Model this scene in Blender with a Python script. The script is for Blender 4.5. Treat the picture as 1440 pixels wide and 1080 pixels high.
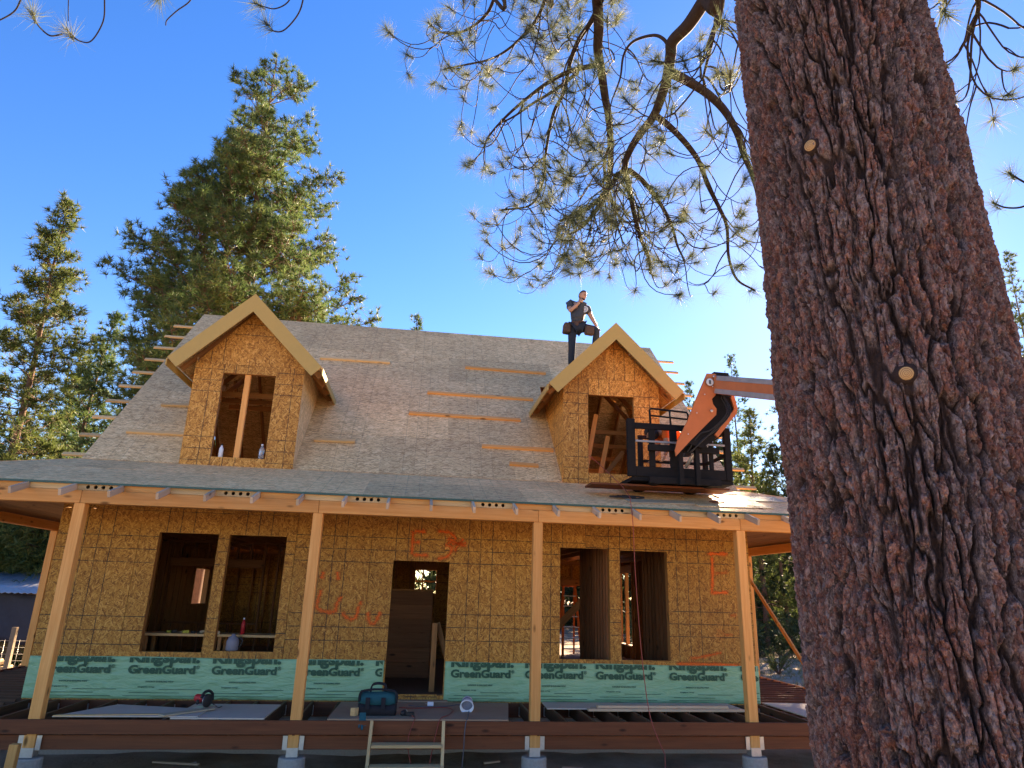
import bpy, bmesh, math, random
import numpy as np
from mathutils import Vector, Matrix, Quaternion, noise as mnoise
random.seed(7); rng = np.random.default_rng(7)
R = math.radians
scn = bpy.context.scene
for o in list(bpy.data.objects): bpy.data.objects.remove(o)
COL = scn.collection

# ------------------------------------------------------------------ camera
CAM = Vector((4.6117, -10.1287, 1.6606)); YAW, PIT, ROL, FPX = 0.13032, 0.29964, 0.02826, 955.24
fw = Vector((math.sin(YAW)*math.cos(PIT), math.cos(YAW)*math.cos(PIT), math.sin(PIT)))
rt0 = Vector((math.cos(YAW), -math.sin(YAW), 0)); up0 = rt0.cross(fw)
CR = rt0*math.cos(ROL)+up0*math.sin(ROL); CU = -rt0*math.sin(ROL)+up0*math.cos(ROL)
cd = bpy.data.cameras.new('camera'); cam = bpy.data.objects.new('camera', cd); COL.objects.link(cam)
m = Matrix.Identity(4)
for i in range(3): m[i][0], m[i][1], m[i][2], m[i][3] = CR[i], CU[i], -fw[i], CAM[i]
cam.matrix_world = m
cd.sensor_width = 36; cd.lens = FPX/1440*36; cd.clip_end = 2000; cd.clip_start = 0.05
scn.camera = cam
scn.render.resolution_x, scn.render.resolution_y = 1024, 768
# ------------------------------------------------------------------ sky and sun
SUN_AZ, SUN_EL = R(34.5), R(28)
w = bpy.data.worlds.new('World'); scn.world = w; w.use_nodes = True
nt = w.node_tree; bg = nt.nodes['Background']
sky = nt.nodes.new('ShaderNodeTexSky'); sky.sky_type = 'NISHITA'; sky.sun_disc = False
sky.sun_elevation = SUN_EL; sky.sun_rotation = SUN_AZ; sky.altitude = 1300; sky.air_density = 1.0; sky.dust_density = 0.14; sky.ozone_density = 1.6
hs = nt.nodes.new('ShaderNodeHueSaturation'); hs.inputs['Saturation'].default_value = 1.38; hs.inputs['Hue'].default_value = 0.513
nt.links.new(sky.outputs[0], hs.inputs['Color']); nt.links.new(hs.outputs[0], bg.inputs[0]); bg.inputs[1].default_value = 0.052
sl = bpy.data.lights.new('sun', 'SUN'); so = bpy.data.objects.new('sun', sl); COL.objects.link(so)
sl.energy = 5.0; sl.angle = R(0.5); sl.color = (1.0, 0.87, 0.66)
SV = Vector((math.sin(SUN_AZ)*math.cos(SUN_EL), math.cos(SUN_AZ)*math.cos(SUN_EL), math.sin(SUN_EL)))
so.rotation_mode = 'QUATERNION'; so.rotation_quaternion = SV.to_track_quat('Z', 'Y'); so.location = (12, 20, 30)
vs = scn.view_settings; vs.view_transform = 'Standard'; vs.look = 'None'; vs.exposure = 2.84; vs.gamma = 1.0; vs.use_curve_mapping = False
vs.use_white_balance = True; vs.white_balance_temperature = 7900; vs.white_balance_tint = 18

# ------------------------------------------------------------------ helpers
def ray(x, y): return (fw*FPX + CR*(x-720) - CU*(y-540)).normalized()
def at(x, y, Y):                       # photo pixel -> point on the plane at depth Y
    d = ray(x, y); return CAM + d*((Y-CAM.y)/d.y)
def atx(x, y, X):
    d = ray(x, y); return CAM + d*((X-CAM.x)/d.x)
def atd(x, y, d): return CAM + ray(x, y)*d
WM = {}
def link(name, data, mat=None, parent=None, M=None):
    o = bpy.data.objects.new(name, data); COL.objects.link(o)
    M = M or Matrix.Identity(4); WM[o] = M.copy()
    if mat is not None and data is not None and len(data.materials) == 0: data.materials.append(mat)
    if parent is not None:
        o.parent = parent; o.matrix_basis = WM[parent].inverted() @ M
    else: o.matrix_basis = M
    return o
def tag(o, label=None, cat=None, group=None, kind=None):
    if label: o['label'] = label
    if cat: o['category'] = cat
    if group: o['group'] = group
    if kind: o['kind'] = kind
    return o
def thing(name, loc, label, cat, group=None):
    return tag(link(name, None, None, None, Matrix.Translation(loc)), label, cat, group)
def mesh(name, V, F, smooth=False):
    me = bpy.data.meshes.new(name); me.from_pydata([tuple(v) for v in V], [], F); me.validate(); me.update()
    if smooth: me.polygons.foreach_set('use_smooth', [True]*len(me.polygons))
    return me
def npmesh(name, V, T, smooth=False):  # numpy triangles
    me = bpy.data.meshes.new(name); V = np.asarray(V, np.float32); T = np.asarray(T, np.int32)
    n = T.shape[1]
    me.vertices.add(len(V)); me.vertices.foreach_set('co', V.ravel())
    me.loops.add(T.size); me.loops.foreach_set('vertex_index', T.ravel())
    me.polygons.add(len(T)); me.polygons.foreach_set('loop_start', np.arange(0, T.size, n, dtype=np.int32))
    me.polygons.foreach_set('use_smooth', np.full(len(T), smooth)); me.update(calc_edges=True); return me
def frame(o, ux, uy):
    ux = Vector(ux).normalized(); uy = Vector(uy); uy = (uy - ux*uy.dot(ux)).normalized(); n = ux.cross(uy)
    M = Matrix.Identity(4)
    for i in range(3): M[i][0], M[i][1], M[i][2], M[i][3] = ux[i], uy[i], n[i], o[i]
    return M
BF = [(0,3,2,1),(4,5,6,7),(0,1,5,4),(1,2,6,5),(2,3,7,6),(3,0,4,7)]
def boxv(x0,x1,y0,y1,z0,z1): return [(x0,y0,z0),(x1,y0,z0),(x1,y1,z0),(x0,y1,z0),(x0,y0,z1),(x1,y0,z1),(x1,y1,z1),(x0,y1,z1)]
def bevbox(L, W, T, b):
    bm = bmesh.new(); bmesh.ops.create_cube(bm, size=1)
    for v in bm.verts: v.co = Vector((v.co.x*L, v.co.y*W, v.co.z*T))
    bmesh.ops.bevel(bm, geom=bm.edges[:], offset=b, segments=1, affect='EDGES')
    me = bpy.data.meshes.new('b'); bm.to_mesh(me); bm.free(); return me
MC = {}
def lumber(name, p0, p1, w, t, mat, parent, up=(0,0,1), bev=0.004):
    """a board from p0 to p1: w across (sideways), t along 'up'; grain runs along local X"""
    p0, p1 = Vector(p0), Vector(p1); L = (p1-p0).length
    ux = (p1-p0)/L; uz = Vector(up) - ux*Vector(up).dot(ux); uy = uz.normalized().cross(ux)
    k = (round(L,3), round(w,4), round(t,4), mat.name)
    if k not in MC:
        MC[k] = bevbox(L, w, t, min(bev, w*.2, t*.2)); MC[k].materials.append(mat)
    return link(name, MC[k], mat, parent, frame((p0+p1)/2, ux, uy))
def box(name, x0,x1,y0,y1,z0,z1, mat, parent, bev=0.004):
    d = (x1-x0, y1-y0, z1-z0); c = Vector(((x0+x1)/2,(y0+y1)/2,(z0+z1)/2)); i = max(range(3), key=lambda k: d[k])
    h = Vector((0,0,0)); h[i] = d[i]/2
    if i == 2: return lumber(name, c-h, c+h, d[0], d[1], mat, parent, up=(0,1,0), bev=bev)
    if i == 1: return lumber(name, c-h, c+h, d[0], d[2], mat, parent, bev=bev)
    return lumber(name, c-h, c+h, d[1], d[2], mat, parent, bev=bev)
def prism(name, o, ux, uy, polys, t, mat, parent):
    """flat pieces: polygons in the (ux,uy) plane, extruded by t along ux x uy"""
    V, F = [], []
    for P in polys:
        n = len(P); b = len(V)
        A = sum(P[i][0]*P[(i+1)%n][1]-P[(i+1)%n][0]*P[i][1] for i in range(n))
        if A < 0: P = P[::-1]
        V += [(x,y,0) for x,y in P] + [(x,y,t) for x,y in P]
        F.append(tuple(b+i for i in range(n))[::-1]); F.append(tuple(b+n+i for i in range(n)))
        F += [(b+i, b+(i+1)%n, b+n+(i+1)%n, b+n+i) for i in range(n)]
    return link(name, mesh(name, V, F), mat, parent, frame(o, ux, uy))
def cutrects(r, holes):
    out = [r]
    for h in holes:
        nx = []
        for a in out:
            x0,x1,y0,y1 = a; hx0,hx1,hy0,hy1 = max(h[0],x0),min(h[1],x1),max(h[2],y0),min(h[3],y1)
            if hx0 >= hx1 or hy0 >= hy1: nx.append(a); continue
            if x0 < hx0: nx.append((x0,hx0,y0,y1))
            if hx1 < x1: nx.append((hx1,x1,y0,y1))
            if y0 < hy0: nx.append((hx0,hx1,y0,hy0))
            if hy1 < y1: nx.append((hx0,hx1,hy1,y1))
        out = nx
    return out
def islands(rs):
    rs = list(rs); out = []
    while rs:
        g = [rs.pop()]; ch = True
        while ch:
            ch = False
            for r in rs[:]:
                if any(r[0] <= q[1]+1e-6 and q[0] <= r[1]+1e-6 and r[2] <= q[3]+1e-6 and q[2] <= r[3]+1e-6 for q in g): g.append(r); rs.remove(r); ch = True
        out.append(g)
    return out
def rpoly(r): return [(r[0],r[2]),(r[1],r[2]),(r[1],r[3]),(r[0],r[3])]
def tubedata(pts, rad, n=6):
    """tube along points with radius list; returns verts, quads"""
    pts = [Vector(p) for p in pts]; m_ = len(pts)
    if not hasattr(rad, '__len__'): rad = [rad]*m_
    V, F = [], []; ref = Vector((0.31,0.2,0.93)); a = None
    for i, p in enumerate(pts):
        d = (pts[min(i+1,m_-1)]-pts[max(i-1,0)])
        d = d.normalized() if d.length > 1e-9 else Vector((0,0,1))
        a = ((a or ref) - d*((a or ref).dot(d)))
        if a.length < 1e-4: a = d.orthogonal()
        a.normalize(); b = d.cross(a)
        for k in range(n):
            th = 2*math.pi*k/n; V.append(p + (a*math.cos(th)+b*math.sin(th))*rad[i])
    for i in range(m_-1):
        for k in range(n): F.append((i*n+k, i*n+(k+1)%n, (i+1)*n+(k+1)%n, (i+1)*n+k))
    F.append(tuple(range(n))[::-1]); F.append(tuple((m_-1)*n+k for k in range(n)))
    return V, F
def tube(name, pts, rad, mat, parent=None, n=6, o=None):
    o = Vector(o) if o is not None else Vector((0,0,0))
    V, F = tubedata([Vector(p)-o for p in pts], rad, n)
    return link(name, mesh(name, V, F, True), mat, parent, Matrix.Translation(o))
def spline(pts, n=6):
    pts = [Vector(p) for p in pts]; out = []
    P = [pts[0]*2-pts[1]] + pts + [pts[-1]*2-pts[-2]]
    for i in range(1, len(P)-2):
        for k in range(n):
            t = k/n; a,b,c,d = P[i-1],P[i],P[i+1],P[i+2]
            out.append(0.5*((2*b)+(c-a)*t+(2*a-5*b+4*c-d)*t*t+(3*b-a-3*c+d)*t**3))
    return out + [pts[-1]]
def lathe(name, prof, mat, parent, M, n=20, smooth=True):
    V, F = [], []
    for r_, z in prof:
        for k in range(n): V.append((r_*math.cos(2*math.pi*k/n), r_*math.sin(2*math.pi*k/n), z))
    for i in range(len(prof)-1):
        for k in range(n): F.append((i*n+k, i*n+(k+1)%n, (i+1)*n+(k+1)%n, (i+1)*n+k))
    F.append(tuple(range(n))[::-1]); F.append(tuple((len(prof)-1)*n+k for k in range(n)))
    return link(name, mesh(name, V, F, smooth), mat, parent, M)

# ------------------------------------------------------------------ materials
class NT:
    def __init__(s, name, rough=0.7, spec=0.3):
        s.m = bpy.data.materials.new(name); s.m.use_nodes = True; s.t = s.m.node_tree
        s.b = s.t.nodes['Principled BSDF']; s.b.inputs['Roughness'].default_value = rough
        s.b.inputs['Specular IOR Level'].default_value = spec; s.out = s.t.nodes['Material Output']
    def n(s, typ, **kw):
        nd = s.t.nodes.new('ShaderNode'+typ)
        for k, v in kw.items():
            if k.startswith('i_'):
                key = k[2:]; key = int(key) if key.isdigit() else key.replace('_', ' ')
                s.set(nd.inputs[key], v)
            else: setattr(nd, k, v)
        return nd
    def set(s, inp, v):
        if isinstance(v, bpy.types.NodeSocket): s.t.links.new(v, inp)
        elif isinstance(v, bpy.types.Node): s.t.links.new(v.outputs[0], inp)
        else: inp.default_value = v
    def math(s, op, a, b=0.0, c=None, clamp=False):
        nd = s.n('Math', operation=op, use_clamp=clamp); s.set(nd.inputs[0], a); s.set(nd.inputs[1], b)
        if c is not None: s.set(nd.inputs[2], c)
        return nd.outputs[0]
    def mix(s, f, a, b, typ='MIX'):
        nd = s.n('Mix', data_type='RGBA', blend_type=typ); s.set(nd.inputs[0], f)
        for i, v in ((6,a),(7,b)): s.set(nd.inputs[i], (*v,1) if isinstance(v, tuple) and len(v)==3 else v)
        return nd.outputs[2]
    def obj(s): return s.n('TexCoord').outputs['Object']
    def rand(s): return s.n('ObjectInfo').outputs['Random']
    def mapping(s, vec, loc=(0,0,0), rot=(0,0,0), sc=(1,1,1)):
        nd = s.n('Mapping'); s.set(nd.inputs[0], vec); s.set(nd.inputs[1], loc); nd.inputs[2].default_value = rot; nd.inputs[3].default_value = sc
        return nd.outputs[0]
    def off(s, vec, k=37.0):
        r = s.math('MULTIPLY', s.rand(), k); cmb = s.n('CombineXYZ'); s.set(cmb.inputs[0], r); s.set(cmb.inputs[1], s.math('MULTIPLY', r, 1.7)); s.set(cmb.inputs[2], r)
        nd = s.n('VectorMath', operation='ADD'); s.set(nd.inputs[0], vec); s.set(nd.inputs[1], cmb); return nd.outputs[0]
    def noise(s, vec, scale, detail=3, rough=0.55, out=0, dist=0.0):
        nd = s.n('TexNoise'); s.set(nd.inputs['Vector'], vec); nd.inputs['Scale'].default_value = scale; nd.inputs['Detail'].default_value = detail
        nd.inputs['Roughness'].default_value = rough; nd.inputs['Distortion'].default_value = dist; return nd.outputs[out]
    def ramp(s, f, stops, interp='LINEAR'):
        nd = s.n('ValToRGB'); s.set(nd.inputs[0], f); cr = nd.color_ramp; cr.interpolation = interp
        while len(cr.elements) < len(stops): cr.elements.new(0.5)
        for e, (p, c) in zip(cr.elements, stops): e.position = p; e.color = (*c, 1) if len(c) == 3 else c
        return nd.outputs[0]
    def col(s, c): s.set(s.b.inputs['Base Color'], (*c,1) if isinstance(c, tuple) and len(c)==3 else c); return s
    def bump(s, h, st=0.3, d=0.01):
        nd = s.n('Bump'); nd.inputs['Strength'].default_value = st; nd.inputs['Distance'].default_value = d; s.set(nd.inputs['Height'], h)
        s.t.links.new(nd.outputs[0], s.b.inputs['Normal']); return s
def plain(name, c, rough=0.6, var=0.12, metal=0.0, spec=0.3, scale=18):
    M = NT(name, rough, spec); v = M.off(M.obj()); f = M.noise(v, scale, 4)
    M.col(M.mix(f, tuple(x*(1-var) for x in c), tuple(min(1,x*(1+var)) for x in c))); M.b.inputs['Metallic'].default_value = metal
    M.bump(f, 0.15, 0.005); return M.m
def wood(name, light, dark, rough=0.65, knots=True, weather=0.0):
    M = NT(name, rough, 0.25); v = M.off(M.obj())
    g = M.noise(M.mapping(v, sc=(1.2, 26, 26)), 1.0, 5, 0.6, dist=0.6)
    g2 = M.noise(M.mapping(v, sc=(4, 160, 160)), 1.0, 3, 0.5)
    f = M.math('ADD', M.math('MULTIPLY', g, .75), M.math('MULTIPLY', g2, .25))
    c = M.ramp(f, [(0.3, dark), (0.52, tuple((a+b)/2 for a,b in zip(light,dark))), (0.7, light)])
    hv = M.n('HueSaturation'); M.set(hv.inputs['Color'], c); hv.inputs['Saturation'].default_value = 1
    M.set(hv.inputs['Value'], M.math('ADD', M.math('MULTIPLY', M.rand(), .34), .83)); c = hv.outputs[0]
    if knots:
        vo = M.n('TexVoronoi'); M.set(vo.inputs['Vector'], M.mapping(v, sc=(2.2, 6, 6))); vo.inputs['Scale'].default_value = 1.0
        k = M.ramp(vo.outputs['Distance'], [(0.07, (1,1,1)), (0.17, (0,0,0))])
        c = M.mix(k, c, tuple(x*.35 for x in dark))
    if weather: c = M.mix(M.math('MULTIPLY', M.noise(v, 2.5, 4), weather), c, (.30,.29,.28))
    M.col(c).bump(f, 0.25, 0.004); return M.m
def osb(name, stops, sx=8.0, sy=44.0, lines=0.95, glue=None, spread=1.0, gloss=.7):
    """strand board: three layers of elongated strands, the uppermost strand of each spot shows; printed layout lines"""
    M = NT(name, gloss, 0.35); p = M.obj(); v = M.off(p, 61.0)
    wob = M.noise(v, 6.0, 2, out=1); wv = M.n('VectorMath', operation='MULTIPLY_ADD'); M.set(wv.inputs[0], wob); wv.inputs[1].default_value = (.008,.008,0); M.set(wv.inputs[2], v); v2 = wv.outputs[0]
    best = None; tone = None
    for i, (ang, s) in enumerate(((0.12,1.0),(-0.55,.9),(0.8,1.15),(-1.25,1.3))):
        a = ang*spread
        vo = M.n('TexVoronoi', voronoi_dimensions='2D'); M.set(vo.inputs['Vector'], M.mapping(v2, loc=(i*3.3,i*7.1,0), rot=(0,0,a), sc=(1,1,1)))
        mp = M.mapping(M.mapping(v2, rot=(0,0,a)), loc=(i*3.3,i*7.1,0), sc=(sx*s, sy*s, 1)); M.set(vo.inputs['Vector'], mp); vo.inputs['Scale'].default_value = 1.0
        sep = M.n('SeparateColor'); M.set(sep.inputs[0], vo.outputs['Color'])
        fine = M.noise(M.mapping(M.mapping(v2, rot=(0,0,a)), sc=(12, 260, 1)), 1.0, 2)
        tn = M.math('ADD', M.math('MULTIPLY', sep.outputs[1], .8), M.math('MULTIPLY', fine, .25))
        if best is None: best, tone = sep.outputs[0], tn
        else:
            gt = M.math('GREATER_THAN', sep.outputs[0], best)
            tone = M.math('ADD', M.math('MULTIPLY', tone, M.math('SUBTRACT', 1.0, gt)), M.math('MULTIPLY', tn, gt)); best = M.math('MAXIMUM', best, sep.outputs[0])
    c = M.ramp(tone, stops)
    big = M.noise(v, 1.3, 3); hv = M.n('HueSaturation'); M.set(hv.inputs['Color'], c)
    M.set(hv.inputs['Value'], M.math('ADD', M.math('ADD', M.math('MULTIPLY', big, .42), .64), M.math('MULTIPLY', M.rand(), .32))); c = hv.outputs[0]
    if lines:
        sp = M.n('SeparateXYZ'); M.set(sp.inputs[0], p); tot = None
        for ax, inches in ((0, (16,24,32,64,72,80)), (1, (16,24,32))):
            for q in inches:
                l = M.math('LESS_THAN', M.math('ABSOLUTE', M.math('SUBTRACT', M.math('ABSOLUTE', sp.outputs[ax]), q*.0254)), .0066)
                tot = l if tot is None else M.math('MAXIMUM', tot, l)
        tot = M.math('MULTIPLY', tot, M.ramp(M.noise(v, 9, 2), [(.3,(.35,)*3),(.55,(1,)*3)]))
        c = M.mix(M.math('MULTIPLY', tot, lines), c, (.035,.022,.015))
    M.col(c).bump(M.math('ADD', best, M.math('MULTIPLY', tone, .3)), 0.35, 0.003); return M.m

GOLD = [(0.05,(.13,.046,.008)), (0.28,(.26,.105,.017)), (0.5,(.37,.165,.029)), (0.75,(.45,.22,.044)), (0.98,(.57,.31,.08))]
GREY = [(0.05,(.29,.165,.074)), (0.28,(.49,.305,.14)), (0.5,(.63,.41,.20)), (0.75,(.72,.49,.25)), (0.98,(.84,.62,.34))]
m_osbw = osb('osb_wall', GOLD, 14, 66)  # same board as the dormers; porch shade is put into this darker colour
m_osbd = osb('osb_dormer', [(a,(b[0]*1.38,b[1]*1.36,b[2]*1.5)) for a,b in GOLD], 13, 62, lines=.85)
m_osbr = osb('osb_roof', GREY, 11, 58, lines=.28, spread=.55)
m_osbp = osb('osb_porch_roof', [(a,(min(.92,b[0]*1.25),b[1]*1.04,b[2]*.92)) for a,b in GREY], 11, 58, lines=.25, spread=.5, gloss=.85)
m_fir = wood('fir', (.80,.385,.125), (.62,.245,.062))
m_stud = wood('stud', (.42,.20,.075), (.26,.11,.036))
m_inner_shade = wood('inner_shaded_wood', (.26,.115,.05), (.15,.06,.026))  # darker copy of the stud wood, indoor shade put into its colour
m_pale = wood('pale_pine', (.72,.47,.23), (.52,.31,.13))
m_tail = wood('rafter_wood', (.66,.46,.30), (.48,.31,.18), weather=.25)
m_pt = wood('treated_brown', (.22,.066,.025), (.12,.034,.013))
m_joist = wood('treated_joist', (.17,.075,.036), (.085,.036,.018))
m_ceil = wood('porch_ceiling', (.44,.24,.125), (.25,.125,.06))
m_fascia = plain('tan_primer', (.47,.305,.095), 0.65, .06)
m_steel = plain('galvanised', (.60,.55,.50), 0.35, .2, metal=.7)
m_conc = plain('concrete', (.36,.31,.26), 0.9, .25, scale=30)
m_drip = plain('drip_edge', (.025,.08,.062), 0.4, .2)
m_subfl = plain('subfloor', (.16,.10,.06), 0.8, .3)
m_bark_far = plain('far_bark', (.13,.075,.05), 0.95, .5, scale=9)
# ------------------------------------------------------------------ ground
def gz(x, y):
    t = min(1, max(0, (-1.5-y)/6.0)); t = t*t*(3-2*t)
    return -0.74 + t*0.52 + 0.05*mnoise.noise(Vector((x*.35, y*.35, 0))) + (0.03*mnoise.noise(Vector((x*1.7, y*1.7, 3))) if abs(x) < 30 and abs(y) < 40 else 0)
def axis_pts(a, b, step, far):
    v = list(np.arange(a, b+1e-6, step)); s = step; x = b
    while x < far: s *= 1.35; x += s; v.append(x)
    s = step; x = a; lo = []
    while x > -far: s *= 1.35; x -= s; lo.append(x)
    return lo[::-1] + v
gx, gy = axis_pts(-14, 26, .35, 900), axis_pts(-13, 26, .35, 900)
GV = [(x, y, gz(x,y)) for y in gy for x in gx]; nx_ = len(gx)
GF = [(j*nx_+i, j*nx_+i+1, (j+1)*nx_+i+1, (j+1)*nx_+i) for j in range(len(gy)-1) for i in range(nx_-1)]
Mg = NT('soil', .95, .1); v = Mg.obj()
f1 = Mg.noise(v, 1.1, 6, .65); f2 = Mg.noise(v, 14, 5, .7); f3 = Mg.noise(Mg.mapping(v, sc=(60,9,1)), 1, 2)
c = Mg.ramp(f1, [(.32,(.22,.155,.10)), (.5,(.36,.265,.18)), (.68,(.49,.38,.27))])
c = Mg.mix(Mg.math('MULTIPLY', f2, .5), c, (.17,.115,.07)); c = Mg.mix(.55, c, Mg.ramp(f1, [(.3,(.22,.155,.10)),(.7,(.50,.385,.275))]))
c = Mg.mix(Mg.ramp(f3, [(.6,(0,0,0)),(.72,(.6,.6,.6))]), c, (.36,.25,.13))
Mg.col(c).bump(f2, .8, .05)
tag(link('ground', mesh('ground', GV, GF, True), Mg.m), kind='structure')

# ------------------------------------------------------------------ house
XL, XR, YW, YB = -1.0, 10.52, 1.6966, 11.24          # walls
YRIDGE, ZRIDGE = 6.47, 8.11
house = thing('house', (4.76, 6.47, -.74), 'unfinished two-storey house sheathed in strand board with two dormers and a deep porch', 'house')
TH = .0115
WIN = [(.515,1.43,.665,2.457), (1.60,2.505,.69,2.457), (4.258,5.19,.10,2.142), (7.083,7.95,.655,2.45), (8.143,8.995,.655,2.437)]
wall = link('front_wall', mesh('w', boxv(XL+.02,XR-.02,YW+.017,YW+.137,2.612,2.65), BF), m_stud, house)
def sheets(parent, o, ux, uy, W, H, starts, holes, mat, z0=0.0, t=TH, gap=.006, jig=0):
    """8x4 sheets standing on end: ux is across, uy is the long way. starts(i)->bottom of the full sheet of column i"""
    o = Vector(o); ux = Vector(ux); uy = Vector(uy); i = 0; x = 0
    while x < W-.01:
        x1 = min(x+1.219, W); zs = starts(i); segs = []
        if zs > z0: segs.append((z0, zs, zs-2.438))
        z = zs
        while z < H-.01: segs.append((z, min(z+2.438, H), z)); z += 2.438
        for a, b, org in segs:
            rs = cutrects((x+gap/2, x1-gap/2, a+gap/2, b-gap/2), holes)
            if not rs: continue
            for g in islands(rs):
                P = [[(yy-org, -(xx-x)) for xx, yy in rpoly(r)] for r in g]   # local x = along uy (long way), local y = -ux
                d = random.uniform(0, .0025)
                n = Vector(ux).cross(uy)
                prism('osb_panel', o + ux*x + uy*org + n*d, uy, -ux, P, t, mat, parent)
        x = x1; i += 1
# front: seen from -Y, ux=+X, uy=+Z -> normal = -Y
HF = [(a-XL, b-XL, c_, d_) for a,b,c_,d_ in WIN]
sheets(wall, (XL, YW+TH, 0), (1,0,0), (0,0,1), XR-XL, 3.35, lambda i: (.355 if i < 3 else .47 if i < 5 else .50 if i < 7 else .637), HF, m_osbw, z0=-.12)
# side and rear walls (with their openings and an added sun gap), outside faces
def top_plate(name, *b): return link(name, mesh(name, boxv(*b), BF), m_stud, house)
lw = top_plate('left_wall', XL+.015,XL+.13,YW+.15,YB-.15,2.612,2.65); rw = top_plate('right_wall', XR-.13,XR-.015,YW+.15,YB-.15,2.612,2.65); bw = top_plate('rear_wall', XL+.15,XR-.15,YB-.14,YB-.025,2.612,2.65)
def gable(holes, side):
    X = XL if side < 0 else XR; par = lw if side < 0 else rw
    Y0, Y1 = YW+TH+.004, YB-.02; k = 0; y = Y0
    while y < Y1-.02:
        y1 = min(y+1.219, Y1)
        for za, zb in ((-.12,2.44),(2.44,4.88),(4.88,7.4)):
            roof = lambda yy: min(ZRIDGE-.28 - abs(yy-YRIDGE)*.9877, 99)
            rs = cutrects((y+.002, y1-.002, za+.002, zb-.002), holes); P = []
            for a,b,c_,d_ in rs:
                t0, t1 = min(d_, roof(a)), min(d_, roof(b))
                if t0 <= c_+.01 and t1 <= c_+.01: continue
                q = [(c_,a),(c_,b)]
                if roof(YRIDGE) < d_ and a < YRIDGE < b: q += [(max(t1,c_),b),(roof(YRIDGE),YRIDGE),(max(t0,c_),a)]
                else: q += [(max(t1,c_+.001),b),(max(t0,c_+.001),a)]
                P.append([(zz-za, (yy-y)) for zz,yy in q])
            if P:
                if side > 0: prism('osb_panel', (X-TH, y, za), (0,0,1), (0,1,0), [[(a_, b_) for a_,b_ in q] for q in P], -TH, m_osbw, par)
                else: prism('osb_panel', (X, y, za), (0,0,1), (0,1,0), P, -TH, m_osbw, par)
        y = y1
gable([(8.70,9.90,1.2,2.07), (3.2,4.4,4.2,5.6)], -1)
gable([(8.25,9.48,.45,2.33), (3.3,4.3,.66,2.45), (6.5,7.5,6.1,7.0)], 1)  # the high opening is unseen, added so sun reaches the dormer framing
RH = [(XR-10.42, XR-9.05, -.05, 1.95), (XR-5.28, XR-4.66, 1.62, 2.27)]
sheets(bw, (XR, YB-TH, 0), (-1,0,0), (0,0,1), XR-XL, 3.3, lambda i: -.12, RH, m_osbw, z0=-.12, gap=0.0)
# floors, inner framing
box('subfloor', XL+.02, XR-.02, YW+.02, YB-.02, .02, .06, m_subfl, house)
for i in range(25):
    x = XL+.35+i*.45
    if x < XR-.2: box('ceiling_joist', x, x+.04, YW+.15, YB-.15, 2.655, 2.86, m_stud, house)
upf = [(XL+.05, XR-.05, YW+.35, YB-.35)]
prism('upper_floor', (0,0,2.865), (1,0,0), (0,1,0), [rpoly(r) for r in cutrects(upf[0], [(4.2,5.4,4.5,8.5), (8.8,10.4,8.6,10.9)])], .02, m_subfl, house)
def studwall(parent, x0, x1, y0, y1, z0, z1, holes, step=.41, along='x', mat=None):
    mat = mat or m_stud; d = .04; a, b = (x0, x1) if along == 'x' else (y0, y1)
    def put(name, s0, s1, t0, t1):
        if along == 'x': box(name, s0, s1, y0, y1, t0, t1, mat, parent)
        else: box(name, x0, x1, s0, s1, t0, t1, mat, parent)
    put('plate', a, b, z1+.001, z1+d)
    xs = []; s = a
    while s < b-d: xs.append(s); s += step
    xs.append(b-d)
    for h in holes: xs += [h[0]-d-.002, h[1]+.002]
    for s in xs:
        lo, hi = z0+d, z1
        ins = [h for h in holes if h[0]-.001 < s+d/2 < h[1]+.001]
        if ins:
            h = ins[0]
            if h[2] > z0+.15: put('stud', s, s+d, z0+d, h[2]-d-.001)
            if h[3] < z1-.3: put('stud', s, s+d, h[3]+.19, z1-.001)
        else: put('stud', s, s+d, lo+.001, hi-.001)
    for h in holes:
        if h[2] > z0+.15: put('sill', h[0]+.002, h[1]-.002, h[2]-d, h[2]-.002)
        if h[3] < z1-.25: put('header', h[0]-.03, h[1]+.03, h[3]+.004, h[3]+.186)
    segs = [(a, b)]
    for h in holes:
        if h[2] < z0+.15: segs = [q for s0,s1 in segs for q in ((s0,min(s1,h[0]-.002)),(max(s0,h[1]+.002),s1)) if q[1]-q[0] > .05]
    for s0, s1 in segs: put('plate', s0, s1, z0, z0+d)
studwall(house, XL+.02, XR-.02, YW+.017, YW+.137, .062, 2.57, [(a,b,c_,d_) for a,b,c_,d_ in WIN])
studwall(house, XL+.15, XR-.15, YB-.14, YB-.025, .062, 2.57, [(9.05,10.42,0,1.95),(4.66,5.28,1.62,2.27)])
studwall(house, XL+.015, XL+.13, YW+.15, YB-.15, .062, 2.57, [(8.70,9.90,1.2,2.07)], along='y')
studwall(house, XR-.13, XR-.015, YW+.15, YB-.15, .062, 2.57, [(8.25,9.48,.45,2.3),(3.3,4.3,.66,2.3)], along='y')
studwall(house, XL+.15, 3.9, 6.2, 6.29, .062, 2.57, [(-.7,1.25,.9,2.05),(2.9,3.7,0,2.1)], mat=m_inner_shade, step=.3)
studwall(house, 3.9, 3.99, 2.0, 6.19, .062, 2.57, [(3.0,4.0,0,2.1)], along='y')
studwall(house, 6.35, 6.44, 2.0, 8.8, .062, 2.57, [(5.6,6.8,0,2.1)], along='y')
studwall(house, 8.02, 8.11, 2.0, 4.2, .062, 2.57, [], along='y', step=.2, mat=m_inner_shade)
studwall(house, 9.25, 9.34, 1.9, 3.9, .062, 2.57, [], along='y', step=.2, mat=m_inner_shade)
box('stud', XR-.12, XR-.03, 8.78, 8.87, .45, 2.3, m_fir, house)
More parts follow.
